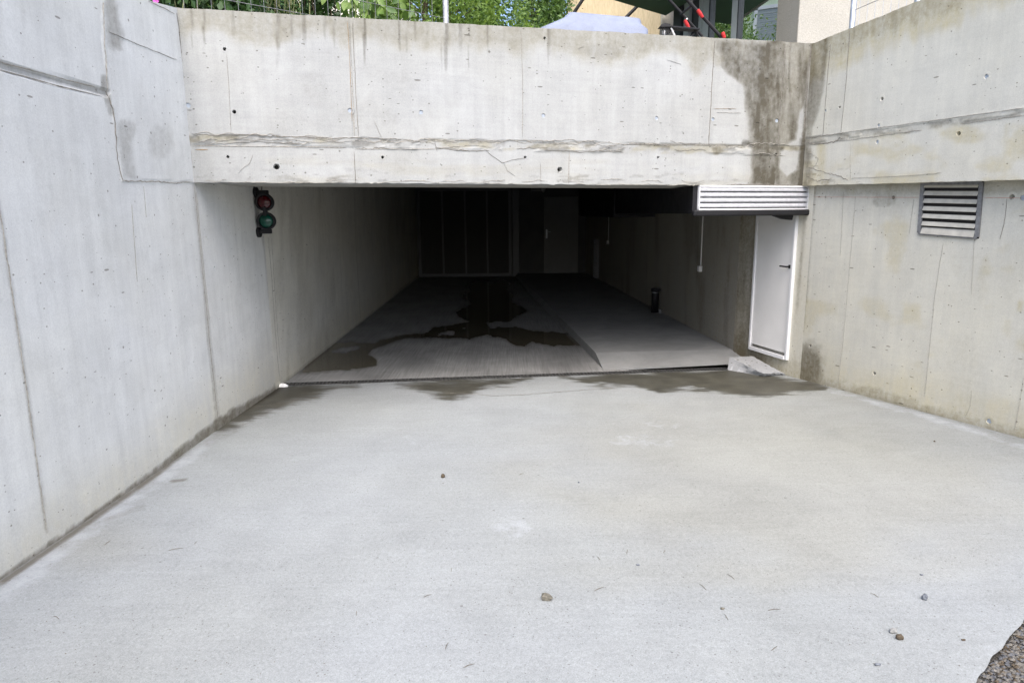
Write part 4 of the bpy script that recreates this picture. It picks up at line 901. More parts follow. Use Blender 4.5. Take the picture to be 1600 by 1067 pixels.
# ------------------------------------------------------------------ tunnel fittings
def switch_box(px, py, topy_, label, sz):
    P = plS.at(px, py); t = empty('socket_box', tuple(P), label, 'socket box', 'surface socket boxes on the right tunnel wall')
    R_ = frame_rot([*plS.d, 0]); MB().box(P+plS.n3*.025, (sz, .05, sz), R_, .005).build('box', M['door'], t)
    MB().box(P+plS.n3*.053, (sz*.6, .006, sz*.6), R_, .001).build('cover', M['white'], t)
    T_ = plS.at(px+3, topy_); MB().tube([P+plS.n3*.012+np.array([0, 0, .03]), np.array([P[0], P[1], 2.0])+plS.n3*.012], .009, 8).build('conduit', M['door'], t)
switch_box(1096, 420, 336, 'pale socket box with a conduit above it, nearer one beside the white door', .085)
switch_box(951, 379, 340, 'pale socket box with a conduit above it, farther one deep in the tunnel', .09)
P = atZ(1023, 488, .10); t = empty('pipe_stub', tuple(P), 'short black standpipe with a silver ring standing on the raised walkway', 'pipe')
MB().lathe(P, (0, 0, 1), [(0, .001), (0, .065), (.30, .065), (.36, .065)], 24).build('pipe', M['black'], t, True)
MB().lathe(P+np.array([0, 0, .36]), (0, 0, 1), [(0, .066), (.001, .070), (.012, .070), (.013, .066)], 24).build('ring', M['galv'], t, True)
MB().lathe(P+np.array([0, 0, .373]), (0, 0, 1), [(0, .066), (.005, .080), (.055, .080), (.065, .07), (.066, .001)], 24).build('cap', M['black'], t, True)
m = MB(); m.tube([P+np.array([.06, -.05, .05]), P+np.array([.085, -.08, .05]), P+np.array([.085, -.08, 0])], .02, 8); m.build('spout', M['galv_dark'], t)
# tall perforated cable ladder
P = plS.at(934, 425); t = empty('cable_ladder', (P[0], P[1], .1), 'tall dark perforated cable ladder upright on the far right tunnel wall', 'cable ladder')
R_ = frame_rot([*plS.d, 0]); zc = .65
for o_ in (-.14, .14): MB().box(np.array([P[0], P[1], zc])+np.array([*plS.d, 0])*o_+plS.n3*.05, (.02, .1, 1.06), R_).build('rail', M['galv_dark'], t)
m = MB()
for k in range(16): m.box(np.array([P[0], P[1], .16+k*.065])+plS.n3*.07, (.27, .02, .015), R_)
m.build('rung', M['galv_dark'], t)

# garage door at the back
Y_ = BACKY-.03
t = empty('garage_door', (-1.35, Y_, 0), 'dark up-and-over garage door with pale frame bars closing the tunnel', 'garage door')
gx0 = atY(655, 433, Y_)[0]; gx1 = atY(800, 433, Y_)[0]; gz0, gz1 = .02, 2.63
bars = [gx0+.05]+[atY(x, 370, Y_)[0] for x in (692, 727.5, 761.5)]+[gx1-.05]
for i, x in enumerate(bars): MB().box((x, Y_-.02, (gz0+gz1)/2), (.09 if i in (0, 4) else .055, .04, gz1-gz0-.002*i), None, .004).build('bar', M['metal_in'], t)
for z in (gz0+.045, gz1-.03): MB().box(((gx0+gx1)/2, Y_-.018, z), (gx1-gx0, .038, .085), None, .004).build('rail', M['metal_in'], t)
for a, b in zip(bars[:-1], bars[1:]): MB().box(((a+b)/2, Y_, (gz0+gz1)/2), (b-a-.03, .02, gz1-gz0-.06)).build('panel', M['mesh_panel'], t)
for x in (gx0-.16, gx1+.13): MB().box((x, Y_-.06, 1.33), (.20, .12, 2.66), None, .006).build('post', M['metal_in'], t)
t = empty('back_door', (1.5, Y_, .1), 'plain grey door with a small handle at the far end of the walkway', 'door')
bx0 = atY(850, 400, Y_)[0]; bx1 = atY(903, 400, Y_)[0]
MB().box(((bx0+bx1)/2, Y_+.0, 1.22), (bx1-bx0, .05, 2.3), None, .004).build('leaf', M['indoor'], t)
hx = atY(854, 368, Y_)[0]; MB().box((hx, Y_-.03, 1.28), (.05, .012, .26), None, .003).tube([(hx, Y_-.03, 1.34), (hx, Y_-.08, 1.34), (hx+.12, Y_-.08, 1.34)], .012).build('handle', M['galv'], t)
P = atY(849, 297.5, BACKY-.08); t = empty('sensor_lamp', tuple(P), 'small white dome sensor lamp high on the tunnel end wall', 'lamp')
MB().box(P+np.array([-.22, .02, .02]), (.30, .06, .09), None, .01).build('housing', M['indoor'], t)
MB().lathe(P+np.array([0, 0, .05]), (0, 0, -1), [(0, .001), (0, .06), (.06, .065), (.10, .045), (.12, .001)], 16).build('dome', M['white'], t, True)

# ------------------------------------------------------------------ parapet items
def poly_tube(name, par, pts, r, mat, n=8): return MB().tube(pts, r, n).build(name, M[mat], par)
# mesh fence on the left
FP = atY(697, 35, 7.12); FP[2] = 0
Fend = plB.p(-.05, 0, -.04)[:2]
plF = Plane(FP[:2], Fend, (0, 0)); ztp = float(zBt(float(plB.uv(plB.at(697, 35))[0])))
t = empty('mesh_fence', (FP[0], FP[1], ztp-.05), 'galvanised wire mesh fence with one post on the left half of the lintel', 'fence')
MB().lathe((FP[0], FP[1], ztp-.5), (0, 0, 1), [(0, .028), (1.65, .028), (1.26, .001)], 16).build('post', M['galv'], t, True)
MB().lathe((FP[0], FP[1], ztp+.16), (0, 0, 1), [(0, .0285), (.001, .031), (.012, .031), (.013, .0285)], 16).build('clamp', M['galv_dark'], t, True)
fx = [287, 308, 330, 351, 372, 392, 412, 432, 452, 472, 492, 512, 531, 550, 568, 586, 604, 622, 640, 658, 675, 692]
for x in fx:
    q = plF.at(x, 5); MB().tube([(q[0], q[1], 3.3), (q[0], q[1], 4.6)], .0020, 6, False).build('vertical_wire', M['galv_dark'], t)
hz0 = float(plF.at(615, 13)[2])
for z in (hz0-.2, hz0, hz0+.2, hz0+.4, hz0+.6):
    MB().tube([plF.p(0, z, .006), plF.p(plF.L, z, .006)], .0026, 6, False).build('horizontal_wire', M['galv_dark'], t)
# fence on the right wall
q0 = plU.at(1333, 41); u_ = float(plU.uv(q0)[0])
t = empty('mesh_fence', tuple(plU.p(u_, q0[2], -.12)), 'light wire mesh fence with posts along the sloping top of the upper right wall', 'fence')
plG = Plane(plU.p(0, 0, -.12)[:2], plU.p(plU.L, 0, -.12)[:2], (0, 4))
for x, y in ((1331, 44), (1434, 4)):
    g = plG.at(x, y); MB().lathe((g[0], g[1], g[2]-.25), (0, 0, 1), [(0, .028), (1.5, .028), (1.501, .001)], 14).build('post', M['galv'], t, True)
for i in range(26):
    g = plG.at(1343+i*12, 20) if i < 8 else None
    if g is None: break
    MB().tube([(g[0], g[1], 3.5), (g[0], g[1], 4.7)], .0022, 6, False).build('vertical_wire', M['galv'], t)
zg = float(plG.at(1336, 16)[2]); ug = float(plG.uv(plG.at(1336, 16))[0])
for k in range(4): MB().tube([plG.p(ug, zg+.2*k), plG.p(ug+3.5, zg+.2*k+.16)], .003, 6, False).build('horizontal_wire', M['galv_dark'], t)

# lantern on the parapet
P = plB.at(1037.5, 56.5)-plB.n3*.10; P = atY(1037.5, 54, P[1]); P[2] = float(zBt(plB.uv(P)[0]))-.002
t = empty('lantern', tuple(P), 'small black garden lantern standing on the parapet left of the tray', 'lantern')
m = MB().box(P+np.array([0, 0, .007]), (.085, .07, .014), None, .002).build('base', M['black'], t)
for sx in (-1, -.33, .33, 1):
    for sy in (-1, 1): MB().box(P+np.array([sx*.034, sy*.026, .05]), (.006, .006, .08)).build('cage_bar', M['black'], t)
MB().lathe(P+np.array([0, 0, .014]), (0, 0, 1), [(0, .001), (0, .016), (.05, .016), (.052, .001)], 12).build('candle', M['white'], t, True)
MB().prism([P+np.array([-.056, -.045, .088]), P+np.array([.05, -.045, .088]), P+np.array([.05, -.045, .112]), P+np.array([.0, -.045, .120]), P+np.array([-.04, -.045, .106])], (0, .09, 0)).build('roof', M['black'], t)
# black tray frame on the parapet
P = plB.at(1075, 58)-plB.n3*.09; dxy = np.array([*plB.d, 0])
t = empty('folding_tray', tuple(P), 'black folding tray frame with a white strut on the parapet by the glass doors', 'tray')
zt_ = float(zBt(plB.uv(P)[0]))
for s_ in (-1, 1):
    b0 = P+dxy*s_*.19; b1 = P+dxy*s_*.135; b0[2] = zt_; b1[2] = zt_+.085; m = MB().tube([b0, b1], .012, 6)
    b0 = P+dxy*s_*.085; b0[2] = zt_; m.tube([b0, b1], .008, 6); m.build('leg', M['black'], t)
b1 = P.copy(); b1[2] = zt_+.088; m = MB().box(b1, (.32, .10, .016), frame_rot(dxy), .003).build('tray_top', M['black'], t)
b0 = P-dxy*.155; b0[2] = zt_+.08; b1 = P-dxy*.105; b1[2] = zt_+.0; MB().tube([b0-plB.n3*-.03, b1-plB.n3*-.03], .009, 6).build('strut', M['white'], t)

# ------------------------------------------------------------------ terrace: tarp, frame, awning, houses
YT = 9.6
t0 = empty('tarp_cover', (1.1, YT, TZ), 'pale blue tarpaulin draped over garden furniture behind the parapet', 'tarp')
rings = []; 
def rr_(cx, cy, hx, hy, z, amp, n=96, rake=0):
    o = []
    for k in range(n):
        a = 2*math.pi*k/n; c, s = math.cos(a), math.sin(a); e = 12
        rr = 1/((abs(c)**e+abs(s)**e)**(1/e)); f = 1+amp*math.sin(a*13+z*3)*.6+amp*math.sin(a*29+1)*.4
        o.append((cx+hx*c*rr*f, cy+hy*s*rr*f, z+rake*c*rr))
    return o
tpL = atY(884, 18.5, YT)[0]; tpR = atY(994, 29, YT)[0]; ztL = atY(884, 18.5, YT-.4)[2]; ztR = atY(994, 29, YT-.4)[2]
bL_ = atY(840, 48, YT)[0]; bR_ = atY(1004, 56, YT)[0]; zlow = atY(840, 48, YT-.4)[2]
rk = (ztR-ztL)/2; zc_ = (ztL+ztR)/2
cxm = (tpL+tpR)/2; hxm = (tpR-tpL)/2
prof = [(cxm, hxm*.5, .2, zc_-.01, 0), (cxm, hxm, .40, zc_, .002), (cxm-.004, hxm+.012, .42, zc_-.03, .004), (cxm-.03, hxm+.05, .45, zc_-.08, .01), ((bL_+bR_)/2, (bR_-bL_)/2, .52, zlow, .02), ((bL_+bR_)/2-.01, (bR_-bL_)/2+.02, .56, 3.6, .03), ((bL_+bR_)/2, (bR_-bL_)/2+.05, .6, TZ+.01, .04)]
V = []; Fc = []; n = 96
for i, (cx, hx, hy, z, am) in enumerate(prof): V += rr_(cx, YT, hx, hy, z, am, n, rk if i < 4 else rk*.3)
for i in range(len(prof)-1):
    for k in range(n): Fc.append((i*n+k, (i+1)*n+k, (i+1)*n+(k+1) % n, i*n+(k+1) % n))
Fc.append(tuple(range(n)))
mesh_obj('cloth', V, Fc, M['tarp'], t0, smooth=True)
# black tube frame with red clamps
YF = 8.6
t = empty('awning_stand', tuple(atY(1100, 60, YF)), 'leaning black tube frame with red clamps in front of the glass doors', 'stand')
def lp(x, y, Y=YF): return atY(x, y, Y)
poly_tube('tube', t, [lp(1015, -34), lp(1088.8, 47.8), lp(1150, 116)], .016, 'black'); poly_tube('tube', t, [lp(1045, -34, YF-.3), lp(1073.8, 0, YF-.3), lp(1128, 60, YF-.3), lp(1190, 128, YF-.3)], .02, 'black')
poly_tube('cross_tube', t, [lp(1064, 23), lp(1080, 10, YF-.3)], .012, 'black')
for a, b, Y in (((1090, 16), (1098, 28), YF-.33), ((1070, 32), (1076.5, 45), YF-.03), ((1129, 51), (1132, 60), YF-.33)): MB().tube([lp(*a, Y), lp((a[0]+b[0])/2, (a[1]+b[1])/2, Y), lp(*b, Y)], [.021, .023, .018], 8).build('clamp', M['red'], t)
MB().lathe(lp(1073, 30.5, YF-.04), (0, -1, 0), [(0, .001), (0, .012), (.012, .01), (.014, .001)], 10).build('knob', M['white'], t)
# house with glazed door
A_ = np.array([2.52, 11.75]); G0 = np.array([3.70, 9.88]); K_ = np.array([3.73, 9.2]); gd = (G0-A_)/np.linalg.norm(G0-A_)
plW = Plane(A_, G0, (0, 8))
t = empty('terrace_house', (4.5, 11, TZ), 'beige plastered house with glazed terrace doors above the right end of the lintel', 'house')
ZT_ = 9.5
MB().prism([(K_[0], K_[1], TZ), (9.0, 7.3, TZ), (9.4, 8.9, TZ), (G0[0]+.35, G0[1]+.15, TZ), (G0[0]+.02, G0[1], TZ)], (0, 0, ZT_-TZ)).build('front_wall', M['beige'], t)
MB().prism([(K_[0]-.004, K_[1]+.01, TZ+.01), (G0[0]+.0, G0[1]-.01, TZ+.01), (G0[0]+.012, G0[1]-.01, TZ+.01), (K_[0]+.006, K_[1]+.01, TZ+.01)], (0, 0, ZT_-TZ-.02)).build('reveal_wall', M['beige_shade'], t)
inn = plW.n3*-1
m = MB(); pa = np.array([*A_, TZ]); MB().prism([pa, pa+inn*.35, pa+inn*.35+np.array([*(-gd*.04), 0]), pa+np.array([*(-gd*.04), 0])], (0, 0, ZT_-TZ)).build('end_wall', M['beige_shade'], t)
gl = plW.p(0, TZ, -.10); gr_ = plW.p(plW.L, TZ, -.10)
MB().prism([plW.p(0, 5.75, 0), plW.p(plW.L, 5.75, 0), plW.p(plW.L, 5.75, -.4), plW.p(0, 5.75, -.4)], (0, 0, ZT_-5.75)).build('lintel_wall', M['beige_shade'], t)
def wu(x, y=30): return float(plW.uv(plW.at(x, y))[0])
gz0_, gz1_ = TZ+.05, 5.74
RW = frame_rot([*plW.d, 0])
us = [(wu(1066), wu(1096), 'frame_d')]
for a, b in ((1104, 1143), (1151, 1221)):
    ua, ub_ = wu(a), wu(b); f = MB().box(plW.p((ua+ub_)/2, (gz0_+gz1_)/2, -.10), (ub_-ua, .02, gz1_-gz0_), RW).build('pane', M['glass'], t)
for x, wd_, mn in ((1100, .12, 'frame'), (1105.5, .04, 'frame_d'), (1145, .10, 'frame'), (1149.5, .04, 'frame_d'), (1056, .16, 'frame_d'), (1070, .10, 'frame'), (1085, .09, 'frame_d'), (1092, .07, 'frame')):
    MB().box(plW.p(wu(x), (gz0_+gz1_)/2, -.07), (wd_, .07+wd_*.1, gz1_-gz0_-.002), RW).build('mullion', M[mn], t)
MB().box(plW.p((wu(1060)+wu(1104))/2, (gz0_+gz1_)/2, -.13), (wu(1104)-wu(1056), .02, gz1_-gz0_), RW).build('shutter_panel', M['frame_d'], t)
MB().box(plW.p(plW.L/2, gz1_-.04, -.07), (plW.L, .06, .07), RW).build('head_frame', M['frame'], t)
# awning
c0 = atY(1040, 25, A_[1]-.02); ze = float(c0[2]); e1 = atZ(940, 0, ze); od = (e1-c0)/np.linalg.norm(e1-c0); nr = np.array([*gd, 0])
t = empty('awning', tuple(c0), 'dark green fabric awning over the terrace, seen from below', 'awning')
ar = [c0, c0+od*1.35+np.array([0, 0, .04]), c0+od*1.2+nr*2.0+np.array([0, 0, .55]), c0+nr*2.1+np.array([0, 0, .40])]
MB().prism(ar, (0, 0, .012)).build('fabric', M['awning'], t)
MB().tube([ar[1], ar[2]], .03, 8).build('front_bar', M['frame'], t)
MB().tube([c0+np.array([0, 0, .05])+nr*.05, ar[3]+np.array([0, 0, .03])], .03, 8).build('wall_bar', M['frame_d'], t)
# yellow house
t = empty('yellow_house', (1.6, 14, TZ), 'yellow scratch-plastered house wall between the trees and the awning', 'house')
yl = atY(886, 20, 14.2)[0]
MB().prism([(yl, 14.2, TZ), (3.3, 13.4, TZ), (7.0, 17, TZ), (2.4, 20, TZ)], (0, 0, 6)).build('wall', M['yellow'], t)
for (a, b) in (((924, -20), (897.5, 19.5)), ((1012, -6), (978, 28))):
    s_ = MB().tube([atY(*a, 12.6), atY(*b, 12.6)], .03, 8).build('pole', M['black'])
    tag(s_, 'slanting black pole '+('nearer the trees' if a[0] < 1000 else 'farther from the trees, under the awning')+' in front of the yellow wall', 'pole', 'slanting poles before the yellow wall')
# pale house at the left, seen mirrored in the glass
def mirror_hit(x, y, X):
    Pm = plW.p(0, 0, -.09); n3 = plW.n3; h = onplane(x, y, Pm, n3); d = ray(x, y); d = d-2*(d@n3)*n3; return h+d*((X-h[0])/d[0])
XH = -10.
h0 = mirror_hit(1181, 15, XH); h1 = mirror_hit(1222, 62, XH)
t = empty('green_house', (XH-3, float(h0[1]), TZ), 'pale green house with a window blind, mirrored in the terrace door glass', 'house')
MB().prism([(XH, h1[1]-5, TZ), (XH, h0[1]+2.6, TZ), (XH-8, h0[1]+2.6, TZ), (XH-8, h1[1]-5, TZ)], (0, 0, 6.5)).build('wall', M['palegreen'], t)
MB().prism([(XH+.5, h1[1]-5.5, TZ+6.5), (XH+.5, h0[1]+3.1, TZ+6.5), (XH-4, h0[1]+3.1, TZ+9)], (0, 0, .1)).build('roof', M['roof'], t)
ya, yb = sorted((float(h0[1]), float(h1[1]))); za, zb2 = sorted((float(h0[2]), float(h1[2])))
wf = MB(); 
for (yc, zc2, sy, sz) in (((ya+yb)/2, zb2, yb-ya+.2, .1), ((ya+yb)/2, za-.05, yb-ya+.2, .12), (ya, (za+zb2)/2, .1, zb2-za), (yb, (za+zb2)/2, .1, zb2-za)): wf.box((XH+.02, yc, zc2), (.1, sy, sz))
fo = wf.build('window', M['white'], t); nb = 16
for k in range(nb):
    z = za+(zb2-za)*(k+.5)/nb; m = MB().box((XH+.035+.008*(k % 2), (ya+yb)/2, z), (.012, yb-ya-.1, (zb2-za)/nb*.86), None).build('blind_slat', M['blind'], fo)
# cream house behind the shrubs
t = empty('cream_house', (-6, 25, TZ), 'pale cream house glimpsed through the gap between the shrubs', 'house')
MB().prism([(-11, 24, TZ), (-3.6, 24, TZ), (-3.6, 31, TZ), (-11, 31, TZ)], (0, 0, 6.5)).build('wall', M['cream'], t)
MB().prism([(-11.4, 23.6, TZ+6.5), (-3.2, 23.6, TZ+6.5), (-3.2, 27.5, TZ+9), (-11.4, 27.5, TZ+9)], (0, 0, .1)).build('roof', M['roof'], t)

# ------------------------------------------------------------------ plants
def leaf_cloud(c, rad, n, size, elong, clumps, seed, droop=.3, zmin=None):
    r = np.random.default_rng(seed); c = np.array(c, float); rad = np.array(rad, float)
    cc = r.normal(size=(clumps, 3)); cc /= np.linalg.norm(cc, axis=1)[:, None]; cc *= (r.random(clumps)**.45)[:, None]; cr_ = r.uniform(.12, .30, clumps)
    k = r.integers(0, clumps, n); P = cc[k]+r.normal(size=(n, 3))*cr_[k][:, None]*.6
    P = c+P*rad; 
    if zmin is not None: P[:, 2] = np.maximum(P[:, 2], zmin+r.random(n)*.2)
    d = r.normal(size=(n, 3)); d[:, 2] -= droop; d /= np.linalg.norm(d, axis=1)[:, None]
    s = np.cross(d, r.normal(size=(n, 3))); s /= np.linalg.norm(s, axis=1)[:, None]; u = np.cross(s, d)
    L = size*r.uniform(.6, 1.4, n)[:, None]; W = L*elong
    V = np.stack([P, P+d*L*.45+s*W*.5+u*L*.06, P+d*L, P+d*L*.45-s*W*.5+u*L*.06], 1).reshape(-1, 3); b = np.arange(n)*4
    F = np.concatenate([np.stack([b, b+1, b+2], 1), np.stack([b, b+2, b+3], 1)]); return V, F
def plant(name, base, crown_c, rad, n, size, elong, clumps, mat, seed, label, cat, group, trunk_r=.05, stems=1, stem_mat='bark'):
    t = empty(name, base, label, cat, group); r = random.Random(seed)
    V, F = leaf_cloud(crown_c, rad, n, size, elong, clumps, seed); mesh_obj('crown' if stems == 1 else 'foliage', V, F, M[mat], t)
    for k in range(stems):
        bx = np.array(base)+np.array([r.uniform(-1, 1)*rad[0]*.5, r.uniform(-.3, .3), 0])*(stems > 1); tp = np.array(crown_c)+np.array([r.uniform(-.7, .7)*rad[0], r.uniform(-.4, .4)*rad[1], rad[2]*.6])
        mid = (bx+tp)/2+np.array([r.uniform(-.1, .1), 0, 0]); m = MB().tube([bx, mid, tp], [trunk_r, trunk_r*.75, trunk_r*.3], 7)
        if stems == 1:
            for q in range(6):
                a = bx+(tp-bx)*r.uniform(.35, .9); e = a+np.array([r.uniform(-.7, .7)*rad[0], r.uniform(-.7, .7)*rad[1], r.uniform(.1, .5)*rad[2]]); m.tube([a, e], [trunk_r*.35, trunk_r*.1], 5)
        m.build('trunk' if stems == 1 else 'stem', M[stem_mat], t)
def at_px(px, Y, z=TZ): q = atY(px, 20, Y); return (float(q[0]), Y, z)
G1_ = 'shrubs behind the mesh fence'; G2 = 'trees and hedges behind the parapet'
b = at_px(325, 7.6); plant('shrub', b, (b[0], b[1], 4.2), (.75, .45, .95), 5000, .075, .7, 40, 'leaf_dark', 11, 'dark broad-leaved shrub at the far left behind the mesh fence', 'shrub', G1_, .012, 7, 'cane')
b = at_px(430, 8.4); plant('shrub', b, (b[0], b[1], 4.4), (.75, .5, 1.1), 2600, .065, .55, 30, 'leaf_dark', 12, 'thin shrub of upright pale canes behind the mesh fence', 'shrub', G1_, .010, 34, 'cane')
b = at_px(497, 8.8); plant('shrub', b, (b[0], b[1], 4.3), (.33, .4, 1.1), 2400, .07, .6, 22, 'leaf_dark', 13, 'dark narrow shrub left of the gap that shows the pale house', 'shrub', G1_, .012, 9, 'bark')
b = at_px(578, 8.2)
t = empty('broadleaf_plant', b, 'fresh green plant with large drooping oval leaves behind the mesh fence', 'plant'); r = random.Random(5)
for k in range(5):
    tp = np.array([b[0]+r.uniform(-.3, .3), b[1]+r.uniform(-.15, .15), 4.5+r.uniform(-.2, .5)]); MB().tube([b, tp], [.012, .005], 6).build('stem', M['cane'], t)
lv = None
for k in range(230):
    c = np.array([b[0]+r.gauss(0, .19), b[1]+r.uniform(-.25, .25), r.uniform(3.65, 4.75)]); d = np.array([r.gauss(0, .6), r.gauss(0, .5)-.25, -r.uniform(.2, 1.1)]); d /= np.linalg.norm(d)
    s = np.cross(d, (r.gauss(0, .4), -1, r.gauss(0, .4))); s /= np.linalg.norm(s); u = np.cross(s, d); L = r.uniform(.10, .17); W = L*.5; V = []; 
    for i in range(6):
        f = i/5; ww = W*.5*math.sin(math.pi*min(.99, f*.9+.08))**.8; cpt = c+d*L*f-u*L*.16*f*f; V += [cpt+s*ww+u*ww*.25, cpt, cpt-s*ww+u*ww*.25]
    F = []
    for i in range(5):
        for j in (0, 1): q = 3*i+j; F.append((q, q+1, q+4, q+3))
    mesh_obj('leaf', V, F, M['leaf_light' if r.random() < .55 else 'leaf_mid'], t, smooth=True)
b = at_px(660, 9.8); plant('tree', b, (b[0], b[1], 5.0), (.95, .7, 1.7), 15000, .07, .4, 70, 'leaf_light', 21, 'fresh green feathery tree just left of the fence post', 'tree', G2, .05)
b = at_px(735, 11.6); plant('tree', b, (b[0], b[1], 4.9), (.85, .8, 1.8), 15000, .075, .5, 70, 'leaf_mid', 22, 'mid green leafy tree just right of the fence post', 'tree', G2, .06)
b = at_px(795, 11.0); plant('hedge', b, (b[0], b[1], 4.05), (.9, .5, .85), 11000, .06, .5, 60, 'leaf_light', 23, 'low sunlit hedge between the fence post and the blue tarpaulin', 'hedge', G2, .03)
b = at_px(850, 12.6); plant('tree', b, (b[0], b[1], 5.0), (.50, .6, 1.9), 11000, .07, .5, 50, 'leaf_mid', 24, 'bushy green tree behind the left end of the blue tarpaulin', 'tree', G2, .06)
b = at_px(880, 14.5); plant('tree', b, (b[0]-.2, b[1], 5.4), (.7, .5, 2.4), 9000, .08, .4, 50, 'leaf_dark', 25, 'dark evergreen against the corner of the yellow house', 'tree', G2, .08)
b = at_px(600, 14.0); plant('tree', b, (b[0], b[1], 5.4), (.6, .8, 2.3), 9000, .09, .5, 50, 'leaf_mid', 26, 'taller tree farther back, above the broad-leaved plant', 'tree', G2, .09)
b = at_px(340, 12.0); plant('tree', b, (b[0], b[1], 5.2), (1.3, 1.0, 2.2), 14000, .09, .5, 70, 'leaf_mid', 27, 'large tree behind the left shrubs, mirrored in the terrace glass', 'tree', G2, .10)
b = at_px(440, 13.0); plant('tree', b, (b[0], b[1], 5.0), (1.0, .8, 2.2), 9000, .09, .5, 60, 'leaf_dark', 28, 'dark tree behind the upright canes', 'tree', G2, .08)
# mirrored fern-like branches close to the glass
q = mirror_hit(1125, 50, .9); b = (.9-.2, float(q[1]), TZ)
# flower at the left wall
P = np.array(atY(244, 3, 5.9)); t = empty('flower', (P[0], P[1], TZ), 'pink flower peeping over the top of the left retaining wall', 'flower')
MB().tube([(P[0], P[1], TZ), P], .004, 5).build('stem', M['cane'], t)
m = MB()
for k in range(7):
    a = 2*math.pi*k/7; e = P+np.array([math.cos(a)*.03, -.01, math.sin(a)*.03]); m.add([P, P+np.array([math.cos(a-.4)*.02, -.008, math.sin(a-.4)*.02]), e, P+np.array([math.cos(a+.4)*.02, -.008, math.sin(a+.4)*.02])], [(0, 1, 2, 3)])
m.build('petals', M['pink'], t)

# ------------------------------------------------------------------ stones and litter on the slab
def stone(px, py, size, mat, label, seed, sq=(1, .75, .6), rot=0.):
    r = np.random.default_rng(seed); P = fl(px, py); n1, n2 = 9, 7; V = []; F = []
    ph = r.uniform(0, 6, 6)
    for i in range(n2):
        th = math.pi*i/(n2-1)
        for k in range(n1):
            a = 2*math.pi*k/n1; d = np.array([math.sin(th)*math.cos(a), math.sin(th)*math.sin(a), math.cos(th)])
            d = np.sign(d)*np.abs(d)**.8; f = 1+.16*math.sin(3*d[0]+ph[0])+.12*math.sin(5*d[1]+ph[1])+.06*r.normal()
            p = d*f*np.array(sq)*size/2; V.append((P[0]+p[0]*math.cos(rot)-p[1]*math.sin(rot), P[1]+p[0]*math.sin(rot)+p[1]*math.cos(rot), P[2]+max(p[2]+sq[2]*size*.42, 0)))
    for i in range(n2-1):
        for k in range(n1): F.append((i*n1+k, (i+1)*n1+k, (i+1)*n1+(k+1) % n1, i*n1+(k+1) % n1))
    tag(mesh_obj('stone', V, F, M[mat]), label, 'stone', 'loose stones on the ramp slab')
stone(855, 936, .055, 'stone_a', 'largest loose stone, an oblong beige pebble near the bottom centre of the slab', 1, (1, .6, .5), -.35)
stone(692, 746, .032, 'stone_c', 'small rounded grey-brown stone alone in the middle left of the slab', 2, (1, .8, .9))
stone(1444, 936, .030, 'stone_b', 'jagged blue-grey stone above the pair at the lower right', 3, (.9, .8, .9))
stone(1395, 988, .028, 'stone_d', 'pale rounded stone touching the brown one at the lower right', 4, (1, .8, .8))
stone(1405, 998, .025, 'stone_c', 'round brown stone just below the pale one at the lower right', 5, (1, .85, .95))
stone(1129, 951, .019, 'stone_a', 'small flat brownish stone to the right of the largest stone', 6, (1, .8, .4))
stone(997, 883, .015, 'stone_b', 'tiny dark stone above right of the largest stone', 7)
stone(1440, 898, .016, 'stone_b', 'flat dark chip farthest up the slab above the blue-grey stone', 8, (1.3, .6, .3))
stone(1371, 1039, .018, 'stone_b', 'small dark angular stone near the bottom edge left of the road corner', 9, (1.2, .7, .6))
stone(1505, 1000, .014, 'stone_c', 'small dark stone closest to the rough road corner', 10, (1.2, .7, .5))
stone(904, 754, .014, 'stone_b', 'tiny dark stone halfway up the slab right of centre', 11)
stone(1460, 690, .016, 'stone_c', 'tiny dark stone near the foot of the lower right wall', 12)
P = atZ(441, 604, .0); V = []; r = np.random.default_rng(3); n1 = 10
Vp = [P+np.array([.075*math.cos(a)*r.uniform(.8, 1.2), .035*math.sin(a)*r.uniform(.7, 1.2), .012+r.uniform(0, .01)]) for a in np.linspace(0, 2*math.pi, n1, endpoint=False)]
Vq = [p*.6+P*.4+np.array([0, 0, .018+r.uniform(0, .008)]) for p in Vp]; Vg = [np.array([p[0], p[1], .001]) for p in Vp]
V = Vg+Vp+Vq+[P+np.array([0, 0, .03])]; F = [(i, (i+1) % n1, n1+(i+1) % n1, n1+i) for i in range(n1)]+[(n1+i, n1+(i+1) % n1, 2*n1+(i+1) % n1, 2*n1+i) for i in range(n1)]+[(2*n1+i, 2*n1+(i+1) % n1, 3*n1) for i in range(n1)]
tag(mesh_obj('foam_scrap', V, F, M['paper']), 'white scrap of foam at the left end of the drain channel', 'scrap')
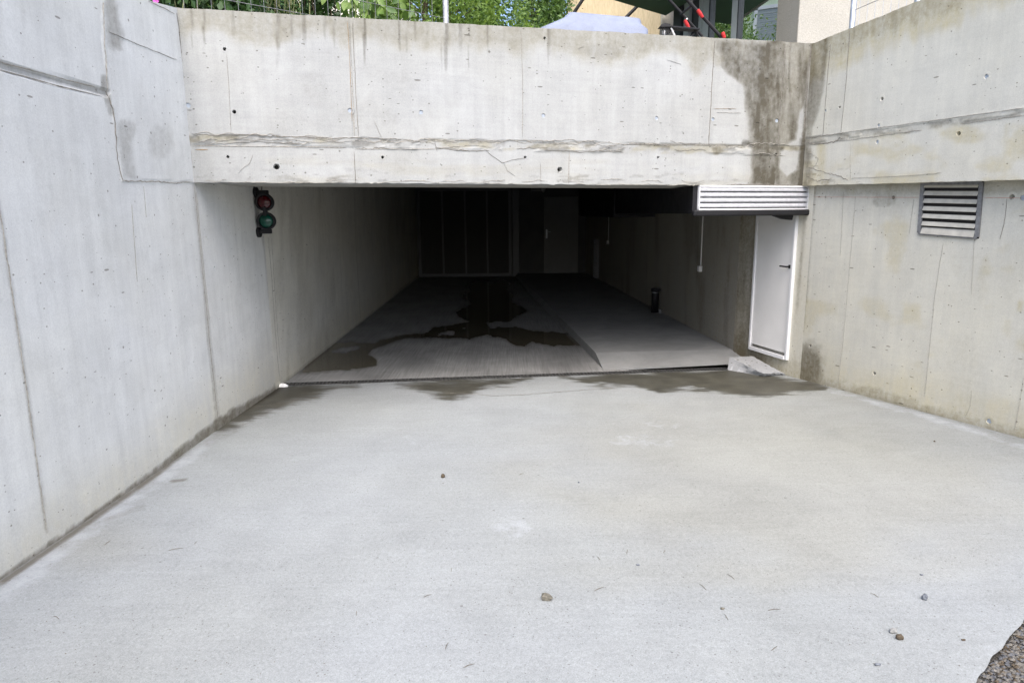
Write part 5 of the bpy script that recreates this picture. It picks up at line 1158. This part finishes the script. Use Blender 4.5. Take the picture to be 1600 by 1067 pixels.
# twigs, single visible ones plus fine litter
tw = [(168, 848, 8, 40), (275, 858, 12, 75), (88, 965, 6, -50), (705, 890, 5, 0), (668, 931, 7, 60), (936, 920, 9, 55), (1142, 901, 9, -40), (1098, 917, 9, -35), (1366, 930, 8, -50), (935, 872, 5, -30), (1135, 964, 8, -20), (980, 862, 6, 10), (557, 958, 6, 0), (733, 1040, 10, 60), (698, 1009, 9, 15), (1210, 1013, 7, 40), (815, 741, 4, 60), (306, 848, 4, 30), (1038, 862, 4, 20), (1210, 953, 10, 85)]
m = MB(); r = random.Random(2)
for x, y, L, a in tw:
    a = math.radians(a); p0 = fl(x-L*math.sin(a)/1., y+L*math.cos(a)*.6); p1 = fl(x+L*math.sin(a), y-L*math.cos(a)*.6); pm = (p0+p1)/2+np.array([r.uniform(-.002, .002), r.uniform(-.003, .003), .003])
    u_ = np.array([0, 0, .0022]); m.tube([p0+u_, pm+u_, p1+u_], [.0009, .0013, .0006], 5)
for i in range(620):
    x = r.uniform(60, 1590); y = 620+(1065-620)*r.random()**.6; by = max(np.interp(x, [0, 240, 337, 440], [907, 740, 661, 603]), np.interp(x, [1225, 1600], [590, 690]))+12
    if y < by or (x > 1500 and y > 960): continue
    q = fl(x, y); s = r.uniform(.0012, .0035)
    m.add([q+np.array([r.uniform(-1, 1)*s, r.uniform(-1, 1)*s, z]) for z in (.0008, .0009, .001, .0035)], [(0, 1, 3), (1, 2, 3), (2, 0, 3), (0, 2, 1)])
tag(m.build('litter', M['twig']), 'scattered dry twigs and dark crumbs lying on the ramp slab', 'litter', kind='stuff')
# orange crumbs near brown stone
# ------------------------------------------------------------------ cracks on the slab beside the drain
def crack(pts, wd, label=None):
    C = []; r = np.random.default_rng(len(pts)*7+int(pts[0][0]))
    for a, b in zip(pts[:-1], pts[1:]):
        k = max(2, int(math.dist(a, b)/4)); C += [(a[0]+(b[0]-a[0])*i/k, a[1]+(b[1]-a[1])*i/k+r.normal()*.35) for i in range(k)]
    W = np.array([fl(*c) for c in C]); n = len(W); w_ = wd*r.uniform(.4, 1.2, n); V = np.vstack([W+np.stack([0*w_, w_, 0*w_+.004], 1), W+np.stack([0*w_, -w_, 0*w_+.004], 1)])
    F = [(i, n+i, n+i+1, i+1) for i in range(n-1)]; tag(mesh_obj('slab_crack', V, F, M['seam']), kind='structure')
crack([(695, 614), (740, 616), (775, 619), (830, 616), (880, 612), (930, 608), (965, 606)], .006)
crack([(370, 640), (440, 630), (500, 622)], .004); crack([(1230, 590), (1330, 615), (1450, 646), (1600, 690)], .006)
